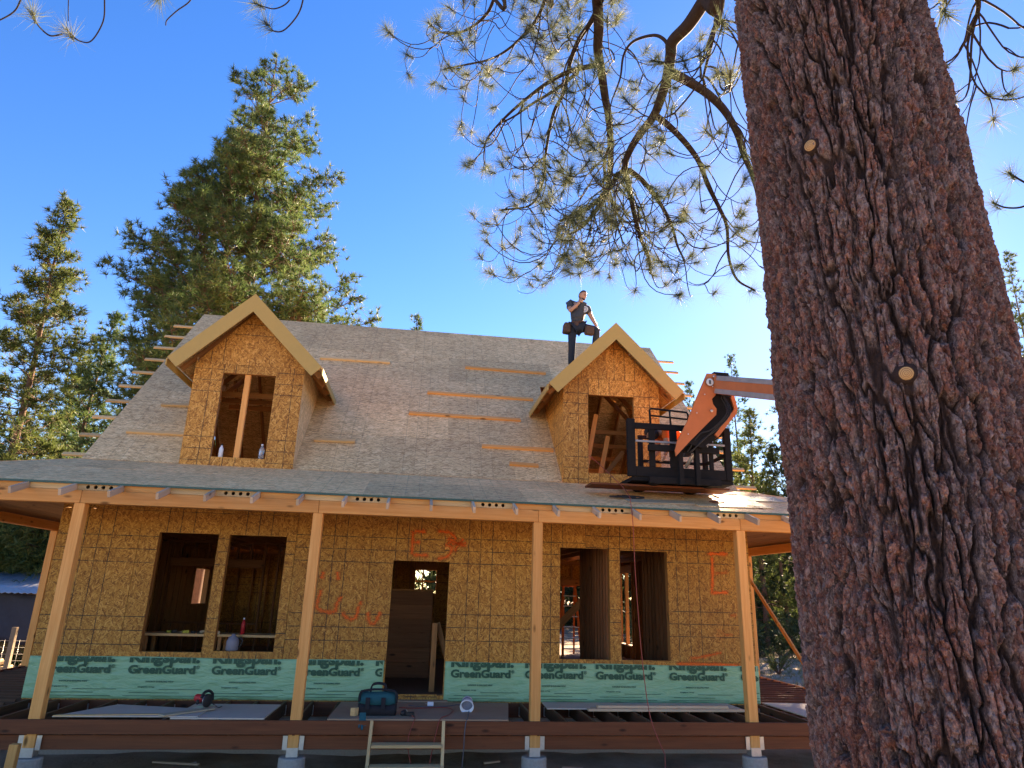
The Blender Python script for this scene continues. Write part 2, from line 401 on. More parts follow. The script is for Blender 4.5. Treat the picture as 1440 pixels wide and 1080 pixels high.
box('stud', 4.86, 4.90, YB-.13, YB-.04, 1.63, 2.26, m_fir, house)
box('stud', 4.68, 5.26, YB-.12, YB-.05, 1.93, 1.97, m_fir, house)
prism('osb_panel', (4.05, 4.2, .062), (0,0,1), (1,0,0), [[(0,0),(1.60,0),(1.60,.97),(0,.97)]], -TH, m_inner_shade, house)
for k in range(6): box('stair_board', 4.06, 5.01, 4.165, 4.183, .08+k*.265, .335+k*.265, m_inner_shade, house)
box('plate', 4.05, 5.02, 4.19, 4.28, 1.665, 1.70, m_stud, house)
prism('osb_panel', (5.2, 8.2, .062), (0,0,1), (1,0,0), [[(0,0),(2.4,0),(2.4,1.22),(0,1.22)]], TH, m_osbw, house)
lumber('temporary_brace', (7.55,4.6,.95), (9.0,4.7,2.35), .04, .14, m_stud, house, up=(-.7,0,.7))
lumber('stair_stringer', (5.05,2.8,.1), (5.02,5.6,1.6), .04, .24, m_stud, house)
box('newel_post', 4.98,5.07,2.25,2.34,.065,1.15, m_stud, house)
lumber('door_brace', (5.07,2.42,1.15), (5.35,2.40,.3), .03, .09, m_stud, house, up=(1,0,0))

# ---- main roof: front slope panels, rear slope, rafters
SL = math.atan(.9877); us = Vector((0, math.cos(SL), math.sin(SL)))    # up the slope
LEN = (YRIDGE-1.93)/math.cos(SL)
z_at = lambda y: ZRIDGE - (YRIDGE-y)*.9877
ROOFT = .012
nrm = Vector((0,-math.sin(SL), math.cos(SL)))
DC = (1.49, 8.10)                                                # dormer centres
mr = link('main_roof', mesh('r', boxv(XL+.2,XR-.2,YRIDGE-.019,YRIDGE+.019,ZRIDGE-.33,ZRIDGE-.08), BF), m_stud, house)
mr['label'] = 'steep strand board roof with a few nailed cleats'
def slope_panels(parent, o, ux, uy, W, L, holes, mat, gap=.0016, wid=1.219, trim=None):
    o = Vector(o); ux = Vector(ux); uy = Vector(uy); row = 0; y = 0
    while y < L-.02:
        y1 = min(y+wid, L); x = -1.219*(row % 2)
        while x < W-.02:
            x0_, x1_ = max(x, 0), min(x+2.438, W)
            if x1_-x0_ > .02:
                rs = cutrects((x0_+gap/2, x1_-gap/2, y+gap/2, y1-gap/2), holes)
                if rs:
                    n = ux.cross(uy); d = random.uniform(-.001, .002)
                    for g in islands(rs):
                        P = [[(a-x, b-y) for a,b in rpoly(r)] for r in g]
                        if trim: P = [q for q in (trim(pp, x, y) for pp in P) if q]
                        if P: prism('roof_panel', o + ux*x + uy*y + n*d, ux, uy, P, ROOFT, mat, parent)
            x += 2.438
        y = y1; row += 1
holes = [(c_-.92-XL, c_+.92-XL, -1, (4.55-1.93)/math.cos(SL)) for c_ in DC]
slope_panels(mr, Vector((XL, 1.93, z_at(1.93)))-nrm*ROOFT, (1,0,0), us, XR-XL, LEN, holes, m_osbr)
us2 = Vector((0, math.cos(SL), -math.sin(SL)))
# rear slope: sheathed, with an unseen gap added to let sun inside
slope_panels(mr, Vector((XR, YRIDGE+LEN*math.cos(SL), z_at(1.93)))-Vector((0,math.sin(SL),math.cos(SL)))*ROOFT, (-1,0,0), (0,-math.cos(SL),math.sin(SL)), XR-XL, LEN,
             [(6.2, 7.6, 2.0, 4.4)], m_osbr)
for i in range(20):
    x = XL+.03+i*.61
    if x > XR-.03: x = XR-.05
    ins = any(abs(x+.02-c_) < .98 for c_ in DC)
    y0 = 4.62 if ins else 1.95
    for sgn in (1, -1):
        ya, yb = (y0, YRIDGE-.03) if sgn > 0 else (YRIDGE*2-1.95, YRIDGE+.03)
        zf = lambda y: ZRIDGE - abs(YRIDGE-y)*.9877 - .165
        lumber('rafter', (x+.02, ya, zf(ya)), (x+.02, yb, zf(yb)), .038, .184, m_stud, house)
    if i >= 19: break
# ladder-like lookouts poking past both rakes
for i in range(10):
    y = 2.07+i*.433
    z = z_at(y)-.055
    for X0, X1 in ((XL-.42+random.uniform(-.05,.06), XL-.012), (XR+.012, XR+.42+random.uniform(-.08,.04))):
        lumber('lookout', (X0,y,z), (X1,y,z), .075, .038, m_pale, house, up=nrm)
# toe-board cleats nailed on the slope, at their places in the photograph
CL = [(2.16,3.74,5.02),(5.48,7.40,5.04),(4.635,6.95,4.08),(4.29,6.586,3.42),(5.74,7.13,2.65),(6.227,6.772,2.26),(2.62,3.36,2.58),(-.39,.40,3.25),(-.62,.45,2.54)]
for x0,x1,y in CL:
    pz = Vector((0,y,z_at(y))) + nrm*.025
    lumber('roof_cleat', Vector((x0,0,0))+pz, Vector((x1,0,random.uniform(-.02,.02)))+pz, .088, .045, (m_fir if x1 > 6 else m_pale), house, up=nrm)

# ---- dormers
def dormer(cx, kind):
    x0, x1 = cx-.935, cx+.93; Y = 1.90; zb = 3.585; ov = .40
    zap = 6.645                                        # outer apex of the barge boards
    dm = link('dormer', mesh('d', boxv(x0+.1,x1-.1,Y+.02,Y+.1,zb-.06,zb-.03), BF), m_stud, house)
    dm['label'] = 'gabled dormer with an open framed window split by a post' if kind == 0 else 'gabled dormer with a bare rough opening and roof framing inside'
    wx0, wx1, wz0, wz1 = (cx-.45, cx+.45, 3.757, 5.26) if kind == 0 else (cx-.46, cx+.43, 3.81, 5.30)
    zt = 5.42 if kind == 0 else 5.62
    zt_at = lambda x: zap-.16 - abs(x-cx)
    # front sheets: long way upright
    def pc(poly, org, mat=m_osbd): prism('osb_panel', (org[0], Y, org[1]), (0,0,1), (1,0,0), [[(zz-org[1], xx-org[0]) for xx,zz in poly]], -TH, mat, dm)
    g = .002
    topL = min(zt, zt_at(x0)); 
    pc([(x0,zb),(wx0,zb),(wx0,zt-g),(max(x0, cx-(zap-.16-zt)),zt-g),(x0,min(zt-g,zt_at(x0)))], (x0-.12, zb-.3))
    pc([(wx1,zb),(x1,zb),(x1,min(zt-g,zt_at(x1))),(min(x1, cx+(zap-.16-zt)),zt-g),(wx1,zt-g)], (wx1-.1, zb-.3))
    pc([(wx0+g,wz1),(wx1-g,wz1),(wx1-g,zt-g),(wx0+g,zt-g)], (wx0-.4, wz1-.9))
    pc([(wx0+g,zb),(wx1-g,zb),(wx1-g,wz0),(wx0+g,wz0)], (wx0-.4, zb-.85))
    hw = min(.935, zap-.16-zt)
    if kind == 0: pc([(cx-hw+.0,zt+g),(cx+hw,zt+g),(cx,zap-.16)], (cx-1.3, zt-1.05), m_osbd)
    else:
        pc([(cx-hw,zt+g),(cx-.1-g,zt+g),(cx-.1-g,zap-.26)], (cx-1.4, zt-1.0)); pc([(cx-.1+g,zt+g),(cx+hw,zt+g),(cx,zap-.16),(cx-.1+g,zap-.26)], (cx-.35, zt-1.0))
    # cheeks: side walls running back until they meet the main roof
    for sgn, X in ((-1, x0), (1, x1)):
        zc = zt_at(X)-.02
        yb = 1.93 + (zc - z_at(1.93))/.9877
        P = [(Y+TH+.004, zb), (Y+TH+.004, zc), (yb, zc)]
        poly = [[(zz-zb, yy-Y) for yy,zz in P]]
        prism('cheek_panel', (X, Y, zb), (0,0,1), (0,1,0), poly, TH*sgn, m_osbr if kind == 0 else m_osbd, dm)
    # framing of the opening
    for xa in (wx0-.042, wx1+.004): box('jamb_stud', xa, xa+.038, Y+.016, Y+.10, zb+.05, wz1+.12, m_stud, dm)
    box('header', wx0-.04, wx1+.04, Y+.016, Y+.10, wz1+.004, wz1+.115, m_stud, dm)
    box('sill', wx0-.002, wx1+.002, Y+.016, Y+.10, wz0-.04, wz0-.002, m_stud, dm)
    if kind == 0: box('mullion_post', cx-.082, cx+.012, Y+.02, Y+.10, wz0, wz1, m_fir, dm)
    for k in range(5):
        yk = Y+.1+k*.55; zz = z_at(yk)+.02
        if yk > 4.4: break
        for sgn in (-1, 1):
            Xs = x0+.06 if sgn < 0 else x1-.06
            if zt_at(Xs)-.2 - zz > .15: box('cheek_stud', Xs-.02, Xs+.02, yk, yk+.088, zz, zt_at(Xs)-.2, m_stud, dm)
            lumber('rafter', (cx+sgn*1.20, yk+.02, zap-.13-1.20), (cx+sgn*.02, yk+.02, zap-.15), .038, .09, m_stud, dm)
    # roof sheets of the dormer
    yback = lambda z: 1.93 + (z - z_at(1.93))/.9877
    yf = Y-ov+.025
    q = math.sqrt(.5); hwR = 1.285
    zr = zap-.004; ze = zap-.004-hwR
    for sgn in (-1, 1):
        o = Vector((cx+sgn*hwR, yf, ze)); ux = Vector((0,1,0)); uy = Vector((-sgn*q,0,q)); L = hwR/q
        n = ux.cross(uy); tt = -ROOFT if n.z > 0 else ROOFT
        split = 1.22
        for a, b in ((0, split-.002), (split+.002, L)):
            ya, yb_ = yback(ze+a*q)-yf, yback(ze+b*q)-yf
            prism('roof_panel', o + uy*a, ux, uy, [[(0,0),(ya+.02,0),(yb_+.02,b-a),(0,b-a)]], tt, m_osbr, dm)
        # barge board, tan primed, square cut
        d = .24
        P = [(0,0),(hwR,-hwR),(hwR-d*q,-hwR-d*q),(0,-2*d*q)]
        P = [(sgn*a, b) for a,b in P]
        prism('barge_board', (cx, Y-ov+.022, zap), (1,0,0), (0,0,1), [P], .022, m_fascia, dm)
        # eave fascia running back and a nailer behind the barge board
        yb_ = yback(ze-.06)
        prism('eave_board', (cx+sgn*(hwR+.002), Y-ov+.026, ze-.012), (0,1,0), (sgn*-q*.0,0,1), [[(0,-.12),(yback(ze-.13)-Y+ov-.03,-.12),(yback(ze-.01)-Y+ov-.03,0),(0,0)]], .02*(-sgn)*-1, m_fascia, dm)
        lumber('lookout', (cx+sgn*1.16, Y-ov+.06, zap-.19-1.16), (cx+sgn*.05, Y-ov+.06, zap-.19-.05), .038, .088, m_pale, dm)
        prism('soffit_board', (cx+sgn*hwR, Y-ov+.03, ze-.02), (0,1,0), (-sgn*q,0,q), [[(0,0),(ov-.05,0),(ov-.05,1.5),(0,1.5)]], -.008 if sgn>0 else .008, m_tail, dm)
    return dm
d0 = dormer(DC[0], 0); d1 = dormer(DC[1], 1)
# loose framing seen inside the right dormer
lumber('loft_brace', (7.72,2.55,3.75), (8.02,2.75,5.15), .09, .04, m_fir, house, up=(0,1,0))
lumber('loft_brace', (8.02,2.60,3.75), (8.30,2.9,4.75), .09, .04, m_fir, house, up=(0,1,0))
lumber('loft_brace', (8.12,2.75,3.85), (8.62,2.95,4.45), .04, .09, m_stud, house, up=(-.6,0,.6))
for k in range(4): box('collar_tie', 7.25, 8.98, 3.2+k*.5, 3.24+k*.5, 4.86-k*.18, 4.95-k*.18, m_stud, house)
for k in range(3): box('collar_tie', .62, 2.36, 3.0+k*.5, 3.04+k*.5, 5.12, 5.22, m_stud, house)
prism('osb_panel', (7.2, 4.0, 2.9), (0,0,1), (1,0,0), [[(0,0),(1.3,0),(1.3,1.83),(0,1.83)]], TH, m_osbw, house)

# ---- porch
PX = [0.0, 3.1946, 6.3945, 9.5733]; ALLX = [-3.1]+PX+[12.65]
BZ0, BZ1 = 2.694, 2.872; ZE = 2.978; BRKY, BRKZ = 1.99, 3.632; PS = (BRKZ-ZE)/BRKY
pu = Vector((0,1,PS)).normalized(); pn = Vector((0,-PS,1)).normalized()
def pier_post(x, y, yfront=False):
    ps = box('porch_post', x-.07, x+.07, y+.003, y+.141, -.35, BZ0-.001, m_fir, house, bev=.006)
    box('post_base', x-.074, x+.074, y-.003, y+.147, -.44, -.33, m_steel, ps, bev=.002)
    for s_ in (-1, 1): box('bracket', x+s_*.105-.03, x+s_*.105+.03, y+.02, y+.03, -.36, -.19, m_steel, ps, bev=.001)
    lathe('pier', [(.175,-.95),(.17,-.46),(.16,-.445)], m_conc, house, Matrix.Translation((x, y+.07, 0)), 24, False)
for x in ALLX: pier_post(x, 0)
for y in (5.95, 10.6):
    for x in (-3.1, 12.65): pier_post(x, y)
for a, b in zip(ALLX[:-1], ALLX[1:]):
    box('porch_beam', (a-.07 if a < -3 else a+.002), (b-.002 if b < 12 else b+.07), 0, .14, BZ0, BZ1, m_fir, house, bev=.006)
for x in (-3.1, 12.65):
    box('porch_beam', x-.07, x+.07, .145, 5.95+.06, BZ0, BZ1, m_fir, house, bev=.006); box('porch_beam', x-.07, x+.07, 6.015, 10.75, BZ0, BZ1, m_fir, house, bev=.006)
lumber('temporary_brace', (12.58,5.85,2.15), (12.58,3.4,.15), .04, .088, m_fir, house)
pr = link('porch_roof', mesh('p', boxv(XL,XR,BRKY-.05,BRKY-.03,BRKZ-.25,BRKZ-.1), BF), m_stud, house)
pr['label'] = 'low sloping grey strand board porch roof wrapping the front'
# front slope: between the two hips
EXL, EXR = -3.52, 13.02
def clip_hip(P, x, y):
    L = BRKY/pu.y
    def inside(q):
        X = EXL + x + q[0]; s = (y+q[1])/L
        return X - (EXL + s*(XL-.0-EXL)), (EXR - s*(EXR-XR)) - X
    for side in (0, 1):
        out = []
        for i in range(len(P)):
            a, b = P[i], P[(i+1)%len(P)]; da, db = inside(a)[side], inside(b)[side]
            if da >= 0: out.append(a)
            if (da >= 0) != (db >= 0):
                t = da/(da-db); out.append((a[0]+(b[0]-a[0])*t, a[1]+(b[1]-a[1])*t))
        P = out
        if len(P) < 3: return None
    return P
slope_panels(pr, Vector((EXL,-.02,ZE))-pn*ROOFT, (1,0,0), pu, EXR-EXL, BRKY/pu.y+.02, [], m_osbp, trim=clip_hip)
# side slopes (left and right), whole planes of sheets
for sgn, xe, xw in ((-1, EXL, XL), (1, EXR, XR)):
    W = abs(xw-xe); up_ = Vector((-sgn*W,0,BRKZ-ZE)).normalized(); Ls = math.hypot(W, BRKZ-ZE); y = -.02; n_ = 0
    while y < 11.2:
        y1 = min(y+2.438, 11.3)
        for a, b in ((0,1.219),(1.219,Ls)):
            ya = max(y, -.02 + a/Ls*(BRKY+.02)); yb = max(y, -.02 + b/Ls*(BRKY+.02))
            if ya < y1-.05: prism('roof_panel', (xe, y, ZE), (0,1,0), up_, [[(ya-y+.002,a+.002),(y1-y-.002,a+.002),(y1-y-.002,b-.002),(yb-y+.002,b-.002)]] if yb < y1 else [[(ya-y,a),(y1-y,a),(y1-y,a+.3)]], ROOFT*sgn, m_osbp, pr)
        y = y1
    # tongue-and-groove ceiling seen under the side roof
    k = 0; s0 = .35
    while s0 < Ls-.1:
        c0 = Vector((xe, 0, ZE)) + up_*(s0+.065)
        lumber('ceiling_board', (c0.x, max(.16, (s0+.13)/Ls*BRKY*.9), c0.z-.17), (c0.x, 11.0, c0.z-.17), .128, .02, m_ceil, house, up=Vector((sgn*(BRKZ-ZE),0,W))); s0 += .131
k = 0; s0 = .2
while s0 < 1.7:                        # front porch ceiling boards
    zc = ZE + s0*PS - .20
    lumber('ceiling_board', (-2.7+s0*.9, s0+.065, zc), (12.3-s0*.9, s0+.065, zc), .128, .02, m_ceil, house, up=pn); s0 += .131
# drip edge, rafter tails, blocking
prism('drip_edge', (EXL, -.027, ZE-.028), (1,0,0), (0,0,1), [[(0,0),(EXR-EXL,0),(EXR-EXL,.03),(0,.03)]], .003, m_drip, house)
TX = [-.705+.6105*i for i in range(-4, 23)]
def vent_board(name, x0, x1, z0, z1, y):
    cu = bpy.data.curves.new('c', 'CURVE'); cu.dimensions = '2D'; cu.fill_mode = 'BOTH'; cu.extrude = .015
    def sp(pts):
        s = cu.splines.new('POLY'); s.points.add(len(pts)-1); s.use_cyclic_u = True
        for q, (a,b) in zip(s.points, pts): q.co = (a,b,0,1)
    L, Hh = x1-x0, z1-z0; sp([(0,0),(L,0),(L,Hh),(0,Hh)])
    for k in range(4):
        cxx = L*(.24+k*.175); sp([(cxx+.026*math.cos(t), Hh*.5+.026*math.sin(t)) for t in np.linspace(0, 2*math.pi, 14, endpoint=False)])
    o = bpy.data.objects.new('t', cu); COL.objects.link(o); dg = bpy.context.evaluated_depsgraph_get()
    me = bpy.data.meshes.new_from_object(o.evaluated_get(dg)); bpy.data.objects.remove(o)
    me.materials.clear()
    return link(name, me, m_pale, house, frame((x0, y, z0), (1,0,0), (0,0,1)))
VENT = {2, 5, 8, 11, 14, 17, 20}
for i, x in enumerate(TX):
    if EXL+.2 < x < EXR-.2:
        zt = ZE - .012/pn.z
        ya, yb = -.40, min(1.60, 99)
        if x < XL: yb = max(.1, 1.9*(x-EXL)/(XL-EXL)-.1)
        if x > XR: yb = max(.1, 1.9*(EXR-x)/(EXR-XR)-.1)
        zz = lambda y: zt + y*PS - .046/pn.z
        lumber('rafter_tail', (x, ya, zz(ya)), (x, yb, zz(yb)), .038, .089, m_tail, house)
    if i+1 < len(TX) and TX[i] > EXL+.3 and TX[i+1] < EXR-.3:
        a, b = x+.0195, TX[i+1]-.0195
        if i in VENT: vent_board('vent_block', a, b, BZ1+.002, ZE-.018, .02)
        else: box('blocking', a, b, .012, .05, BZ1+.002, ZE-.018, m_pale if i % 3 else m_fir, house)
# deck framing
dk = box('rim_joist', EXL+.3, XR+.62, -.045, -.004, -.167, 0, m_pt, house)
box('rim_joist', XR+.625, EXR-.3, -.045, -.004, -.167, 0, m_pt, house)
for a, b in zip(ALLX[:-1], ALLX[1:]): box('lower_beam', a+.076, b-.076, .045, .085, -.357, -.19, m_pt, house)
box('ledger', XL, XR, YW-.042, YW-.003, -.22, -.015, m_pt, house)
x = -2.9
while x < 12.6:
    if XL < x < XR: 
        box('deck_joist', x-.019, x+.019, .0, YW-.045, -.185, -.004, m_joist, house)
        box('joist_hanger', x-.026, x+.026, YW-.075, YW-.044, -.20, -.06, m_steel, house, bev=.001)
    x += .406
for xa, xb in ((-3.1, XL-.02), (XR+.02, 12.65)):
    y = .1
    while y < 10.8: box('deck_joist', xa, xb, y-.019, y+.019, -.185, -.004, m_joist if xa < 0 else m_pt, house); y += .30
    xo = xa if xa < 0 else xb
    box('rim_joist', xo-.02-(0 if xa>0 else .022), xo+.02+(0 if xa<0 else .022), 0.0, 10.9, -.19, 0.003, m_pt if xa<0 else m_fir, house)
# foundation stem wall behind the deck
box('foundation', XL+.02, XR-.02, YW+.02, YB-.03, -.9, .018, m_conc, house)
# ------------------------------------------------------------------ wrap with lettering
Mw = NT('green_wrap', .42, .45); v = Mw.obj()
n1 = Mw.noise(Mw.mapping(v, rot=(0,0,.5), sc=(1.2,4.5,1)), 1.6, 4, .6, dist=.8); n2 = Mw.noise(Mw.mapping(v, rot=(0,0,-.7), sc=(1.5,5,1)), 2.2, 3, .5, dist=.5)
Mw.col(Mw.mix(Mw.noise(v, 2.4, 4), (.17,.385,.215), (.25,.48,.285))).bump(Mw.math('ADD', n1, n2), .75, .035)
m_ink = NT('green_ink', .5, .3).col((.015,.085,.05)).m
def textmesh(body, width=None, size=1.0, bold=0.0, cut=None, spacing=1.0):
    cu = bpy.data.curves.new('t', 'FONT'); cu.body = body; cu.size = size; cu.offset = bold; cu.resolution_u = 3; cu.space_character = spacing
    o = bpy.data.objects.new('t', cu); COL.objects.link(o); dg = bpy.context.evaluated_depsgraph_get()
    me = bpy.data.meshes.new_from_object(o.evaluated_get(dg)); bpy.data.objects.remove(o); me.materials.clear()
    xs = [q.co.x for q in me.vertices]; w0 = max(xs)-min(xs); sx = (width/w0) if width else 1.0; x0 = min(xs)
    for q in me.vertices: q.co.x = (q.co.x-x0)*sx
    if cut is not None:
        bm = bmesh.new(); bm.from_mesh(me)
        if cut[0] is not None: bmesh.ops.bisect_plane(bm, geom=bm.verts[:]+bm.edges[:]+bm.faces[:], plane_co=(0,cut[0],0), plane_no=(0,1,0), clear_outer=True)
        if cut[1] is not None: bmesh.ops.bisect_plane(bm, geom=bm.verts[:]+bm.edges[:]+bm.faces[:], plane_co=(cut[1],0,0), plane_no=(1,0,0), clear_outer=True)
        if cut[2] is not None: bmesh.ops.bisect_plane(bm, geom=bm.verts[:]+bm.edges[:]+bm.faces[:], plane_co=(cut[2],0,0), plane_no=(-1,0,0), clear_outer=True)
        bm.to_mesh(me); bm.free()
    return me
TZ = .588
def wrap(x0, x1, centres, label, sag):
    Y = YW-.006; N = int((x1-x0)/.05); V, F = [], []; H = 13
    def rel(x, z): return -.012*max(0, mnoise.noise(Vector((x*1.1+z*2.2, z*2.5-x*.5, sag)))) - .009*abs(mnoise.noise(Vector((x*3.2-z*5, z*3, sag+5))))
    for i in range(N+1):
        x = x0+(x1-x0)*i/N
        for j in range(H+1):
            z = (TZ+.006*math.sin(x*2.1+sag))*j/H
            V.append((x-x0, z, -rel(x, z)))
    for i in range(N):
        for j in range(H): F.append((i*(H+1)+j, (i+1)*(H+1)+j, (i+1)*(H+1)+j+1, i*(H+1)+j+1))
    o = link('house_wrap', mesh('wrap', V, F, True), Mw.m, None, frame((x0,Y,.002), (1,0,0), (0,0,1)))
    sm = o.modifiers.new('thick', 'SOLIDIFY'); sm.thickness = .002; sm.offset = -1
    tag(o, label, 'house wrap', 'strips of green wrap along the wall foot')
    for c_ in centres:
        for body, wd, sz, zb, bold, dx, cut in (('GreenGuard', .97, .158, .362, .0075, 0, None), ('Kingspan.', 1.02, .235, .522, .011, 0, TZ-.522-.004),
                                                ('RAINDROP 3D BUILDING WRAP', .40, .032, .236, .0012, .28, None), ('kingspan wrap', .24, .028, .165, .0008, .18, None)):
            xl = c_-.485+dx; a = max(0, x0+.02-xl); b = x1-.02-xl
            if b < .05 or a > wd-.03: continue
            key = (body, cut is not None, round(a,3) if a > 0 else 0, round(b,3) if b < wd else 9)
            if key not in MC:
                MC[key] = textmesh(body, wd, sz, bold, (cut, b if b < wd else None, a if a > 0 else None)); MC[key].materials.append(m_ink)
            link('lettering', MC[key], m_ink, o, frame((xl, Y-.025, zb), (1,0,0), (0,0,1)))
        if c_+.53 < x1 and c_-.5 > x0:
            rg = textmesh('\u00ae', .05, .07, .001); link('lettering', rg, m_ink, o, frame((c_+.495, Y-.025, .43), (1,0,0), (0,0,1)))
        for zz, la, lb in ((.135,.0,.62),(.088,-.42,.3),(.045,-.5,.55)):
            a, b = max(x0+.03, c_+la), min(x1-.03, c_+lb)
            if b-a > .1: prism('printed_line', (a, Y-.0245, zz), (1,0,0), (0,0,1), [rpoly((0,b-a,0,.007))], .0004, m_ink, o)
gc = lambda px, py=945: at(px, py, YW).x
wrap(-1.0, 4.235, [gc(107), gc(228), gc(344), gc(462), gc(571)], 'long strip of green printed house wrap between the left corner and the doorway', 0.3)
wrap(5.205, 10.54, [gc(676), gc(779), gc(877), gc(979), gc(1078)], 'long strip of green printed house wrap from the doorway to the right corner', 4.1)

# ------------------------------------------------------------------ sprayed marks on the wall
Ms = NT('orange_spray', .6, .3); v = Ms.obj(); Ms.col((.78,.13,.015))
tr = Ms.n('BsdfTransparent'); mx = Ms.n('MixShader'); al = Ms.n('Attribute', attribute_name='spray')
sp_ = Ms.noise(v, 55, 3, .7); dens = Ms.math('SUBTRACT', Ms.math('ADD', al.outputs['Fac'], Ms.math('MULTIPLY', sp_, .9)), .62, clamp=True); dens = Ms.math('MULTIPLY', dens, 1.6, clamp=True)
Ms.t.links.new(dens, mx.inputs[0]); Ms.t.links.new(tr.outputs[0], mx.inputs[1]); Ms.t.links.new(Ms.b.outputs[0], mx.inputs[2]); Ms.t.links.new(mx.outputs[0], Ms.out.inputs[0])
def spray(strokes, wid):
    for st in strokes:
        k = 1.0
        if isinstance(st[0], float): k, st = st[0], st[1:]
        P = spline([at(x, y, YW-.004) for x, y in st], 6) if len(st) > 2 else [at(st[0][0]+(st[1][0]-st[0][0])*q/6, st[0][1]+(st[1][1]-st[0][1])*q/6, YW-.004) for q in range(7)]
        V, F, A = [], [], []
        for i, q in enumerate(P):
            d = (P[min(i+1,len(P)-1)]-P[max(i-1,0)]).normalized(); s = Vector((d.z,0,-d.x))
            e = .75 if 0 < i < len(P)-1 else .35
            for j, a in enumerate((-1,-.5,0,.5,1)): V.append(q+s*wid*a*(1+.25*math.sin(i*1.7))); A.append(k*e*(0,.5,.84,.5,0)[j])
        for i in range(len(P)-1):
            for j in range(4): F.append((i*5+j, i*5+j+1, i*5+j+6, i*5+j+5))
        me = mesh('mark', V, F); at_ = me.attributes.new('spray', 'FLOAT', 'POINT'); at_.data.foreach_set('value', A)
        link('spray_mark', me, Ms.m, wall)
spray([[(581,745),(580,765),(579,781)], [(581,747),(600,748)], [(580,763),(592,762)], [(579,780),(604,781)],
       [(614,747),(632,749),(640,758),(628,765)], [(625,766),(635,770),(630,782),(614,786)], [(628,756),(645,765),(656,768)], [(638,776),(646,764),(652,757)], [(632,765),(658,764)],
       [(455,803),(452,815)], [(474,803),(476,817)], [(452,828),(446,850),(450,858),(470,860),(474,848),(481,838)], [(480,861),(490,870),(500,868),(505,850)], [(508,845),(506,851)],
       [(517,860),(519,873),(526,877),(533,865),(535,860)]], .060)
spray([[1.15,(994,779),(1024,779)], [1.1,(1001,781),(1002,810),(1001,836)], [1.1,(1000,834),(1025,833)], [.7,(1003,807),(1025,805)],
       [.85,(968,927),(1000,921),(1016,917)], [1.1,(950,934),(985,934),(1042,936)], [.7,(1026,866),(1036,865)], [.6,(1008,886),(1020,892),(1034,893)], [.5,(1006,892),(1016,896)]], .052)

# ------------------------------------------------------------------ things on the deck
m_ply = plain('grey_board', (.52,.43,.345), .75, .12, scale=5); m_plyb = plain('brown_board', (.34,.22,.14), .8, .2, scale=4); m_plyt = wood('plywood', (.50,.40,.27), (.38,.28,.17), knots=False)
def slab(name, pts, z, t, mat, label, cat='board', group=None):
    c_ = Vector((sum(p[0] for p in pts)/len(pts), sum(p[1] for p in pts)/len(pts), z))
    o = prism(name, c_, (1,0,0), (0,1,0), [[(p[0]-c_.x, p[1]-c_.y) for p in pts]], t, mat, None); return tag(o, label, cat, group)
slab('wide_board', [(1.62,.02),(2.79,.02),(2.80,1.16),(1.60,1.17)], .0, .018, m_ply, 'grey square-cut sheet on the joists under a power saw', 'sheet')
slab('wide_board', [(.20,.02),(1.95,.05),(1.93,.62),(.62,.98)], .019, .012, m_ply, 'long pale grey tapering sheet lying across the open joists', 'sheet')
slab('thin_batten', [(.22,-.0),(1.55,.14),(1.54,.20),(.26,.08)], .031, .012, m_pale, 'thin pale batten along the tapering grey sheet', 'batten')
slab('plywood_sheet', [(3.60,-.0),(6.02,-.0),(6.22,1.5),(3.64,1.48)], .0, .018, m_plyb, 'brown plywood sheet laid before the doorway as a landing', 'sheet')
slab('door_threshold_board', [(4.22,1.52),(5.26,1.52),(5.26,1.655),(4.22,1.655)], .0, .03, m_plyb, 'brown board lying against the doorway sill', 'board')
slab('plywood_sheet', [(6.75,1.0),(9.9,1.02),(9.9,1.6),(6.78,1.58)], .0, .02, m_ply, 'long grey sheet lying along the wall right of the doorway', 'sheet')
for k, (a, b, y, z) in enumerate(((7.35,9.85,.86,.0),(7.42,9.8,.95,.0),(7.5,9.6,.90,.04))):
    tag(lumber('plank', (a,y,z+.02), (b,y+.03,z+.02), .086, .038, m_tail, None), ('weathered plank at the outer side of the plank stack on the deck joists','weathered plank next to the long grey sheet in the plank stack','short weathered plank on top of the plank stack on the deck')[k], 'plank', 'planks stacked on the deck')
slab('plywood_sheet', [(10.62,.45),(12.2,.35),(12.3,1.6),(10.6,1.75)], .0, .016, m_ply, 'pale weathered sheet on the joists beyond the right corner', 'sheet')
tag(lumber('scrap_board', (1.50,.03,.043), (1.98,.60,.043), .14, .02, m_plyt, None), 'short tan scrap board on the grey sheet under the saw', 'board')
# circular saw
m_red = plain('red_plastic', (.42,.02,.025), .4, .15); m_blk = plain('black_plastic', (.02,.02,.022), .5, .2); m_blade = plain('saw_metal', (.45,.45,.47), .3, .15, metal=.8)
saw = thing('circular_saw', (1.86,.62,.054), 'red and black circular saw resting on a scrap board', 'saw')
MS = frame((1.86,.62,.054), (.45,.89,0), (-.89,.45,0))
link('base_plate', bevbox(.30,.15,.008,.003), m_blade, saw, MS@Matrix.Translation((0,0,.006)))
lathe('blade_guard', [(.02,-.02),(.08,-.02),(.086,-.014),(.086,.014),(.08,.02),(.02,.02)], m_blk, saw, MS@Matrix.Translation((-.02,-.06,.09))@Matrix.Rotation(R(90),4,'X'), 24)
lathe('motor_housing', [(.01,-.10),(.045,-.10),(.052,-.08),(.052,.06),(.045,.075),(.01,.075)], m_red, saw, MS@Matrix.Translation((0,.05,.11))@Matrix.Rotation(R(90),4,'X'), 18)
tube('handle', [MS@Vector(q) for q in spline([(-.08,-.01,.13),(-.02,0,.19),(.07,0,.20),(.14,0,.15),(.15,0,.07)], 4)], .019, m_blk, saw, 8)
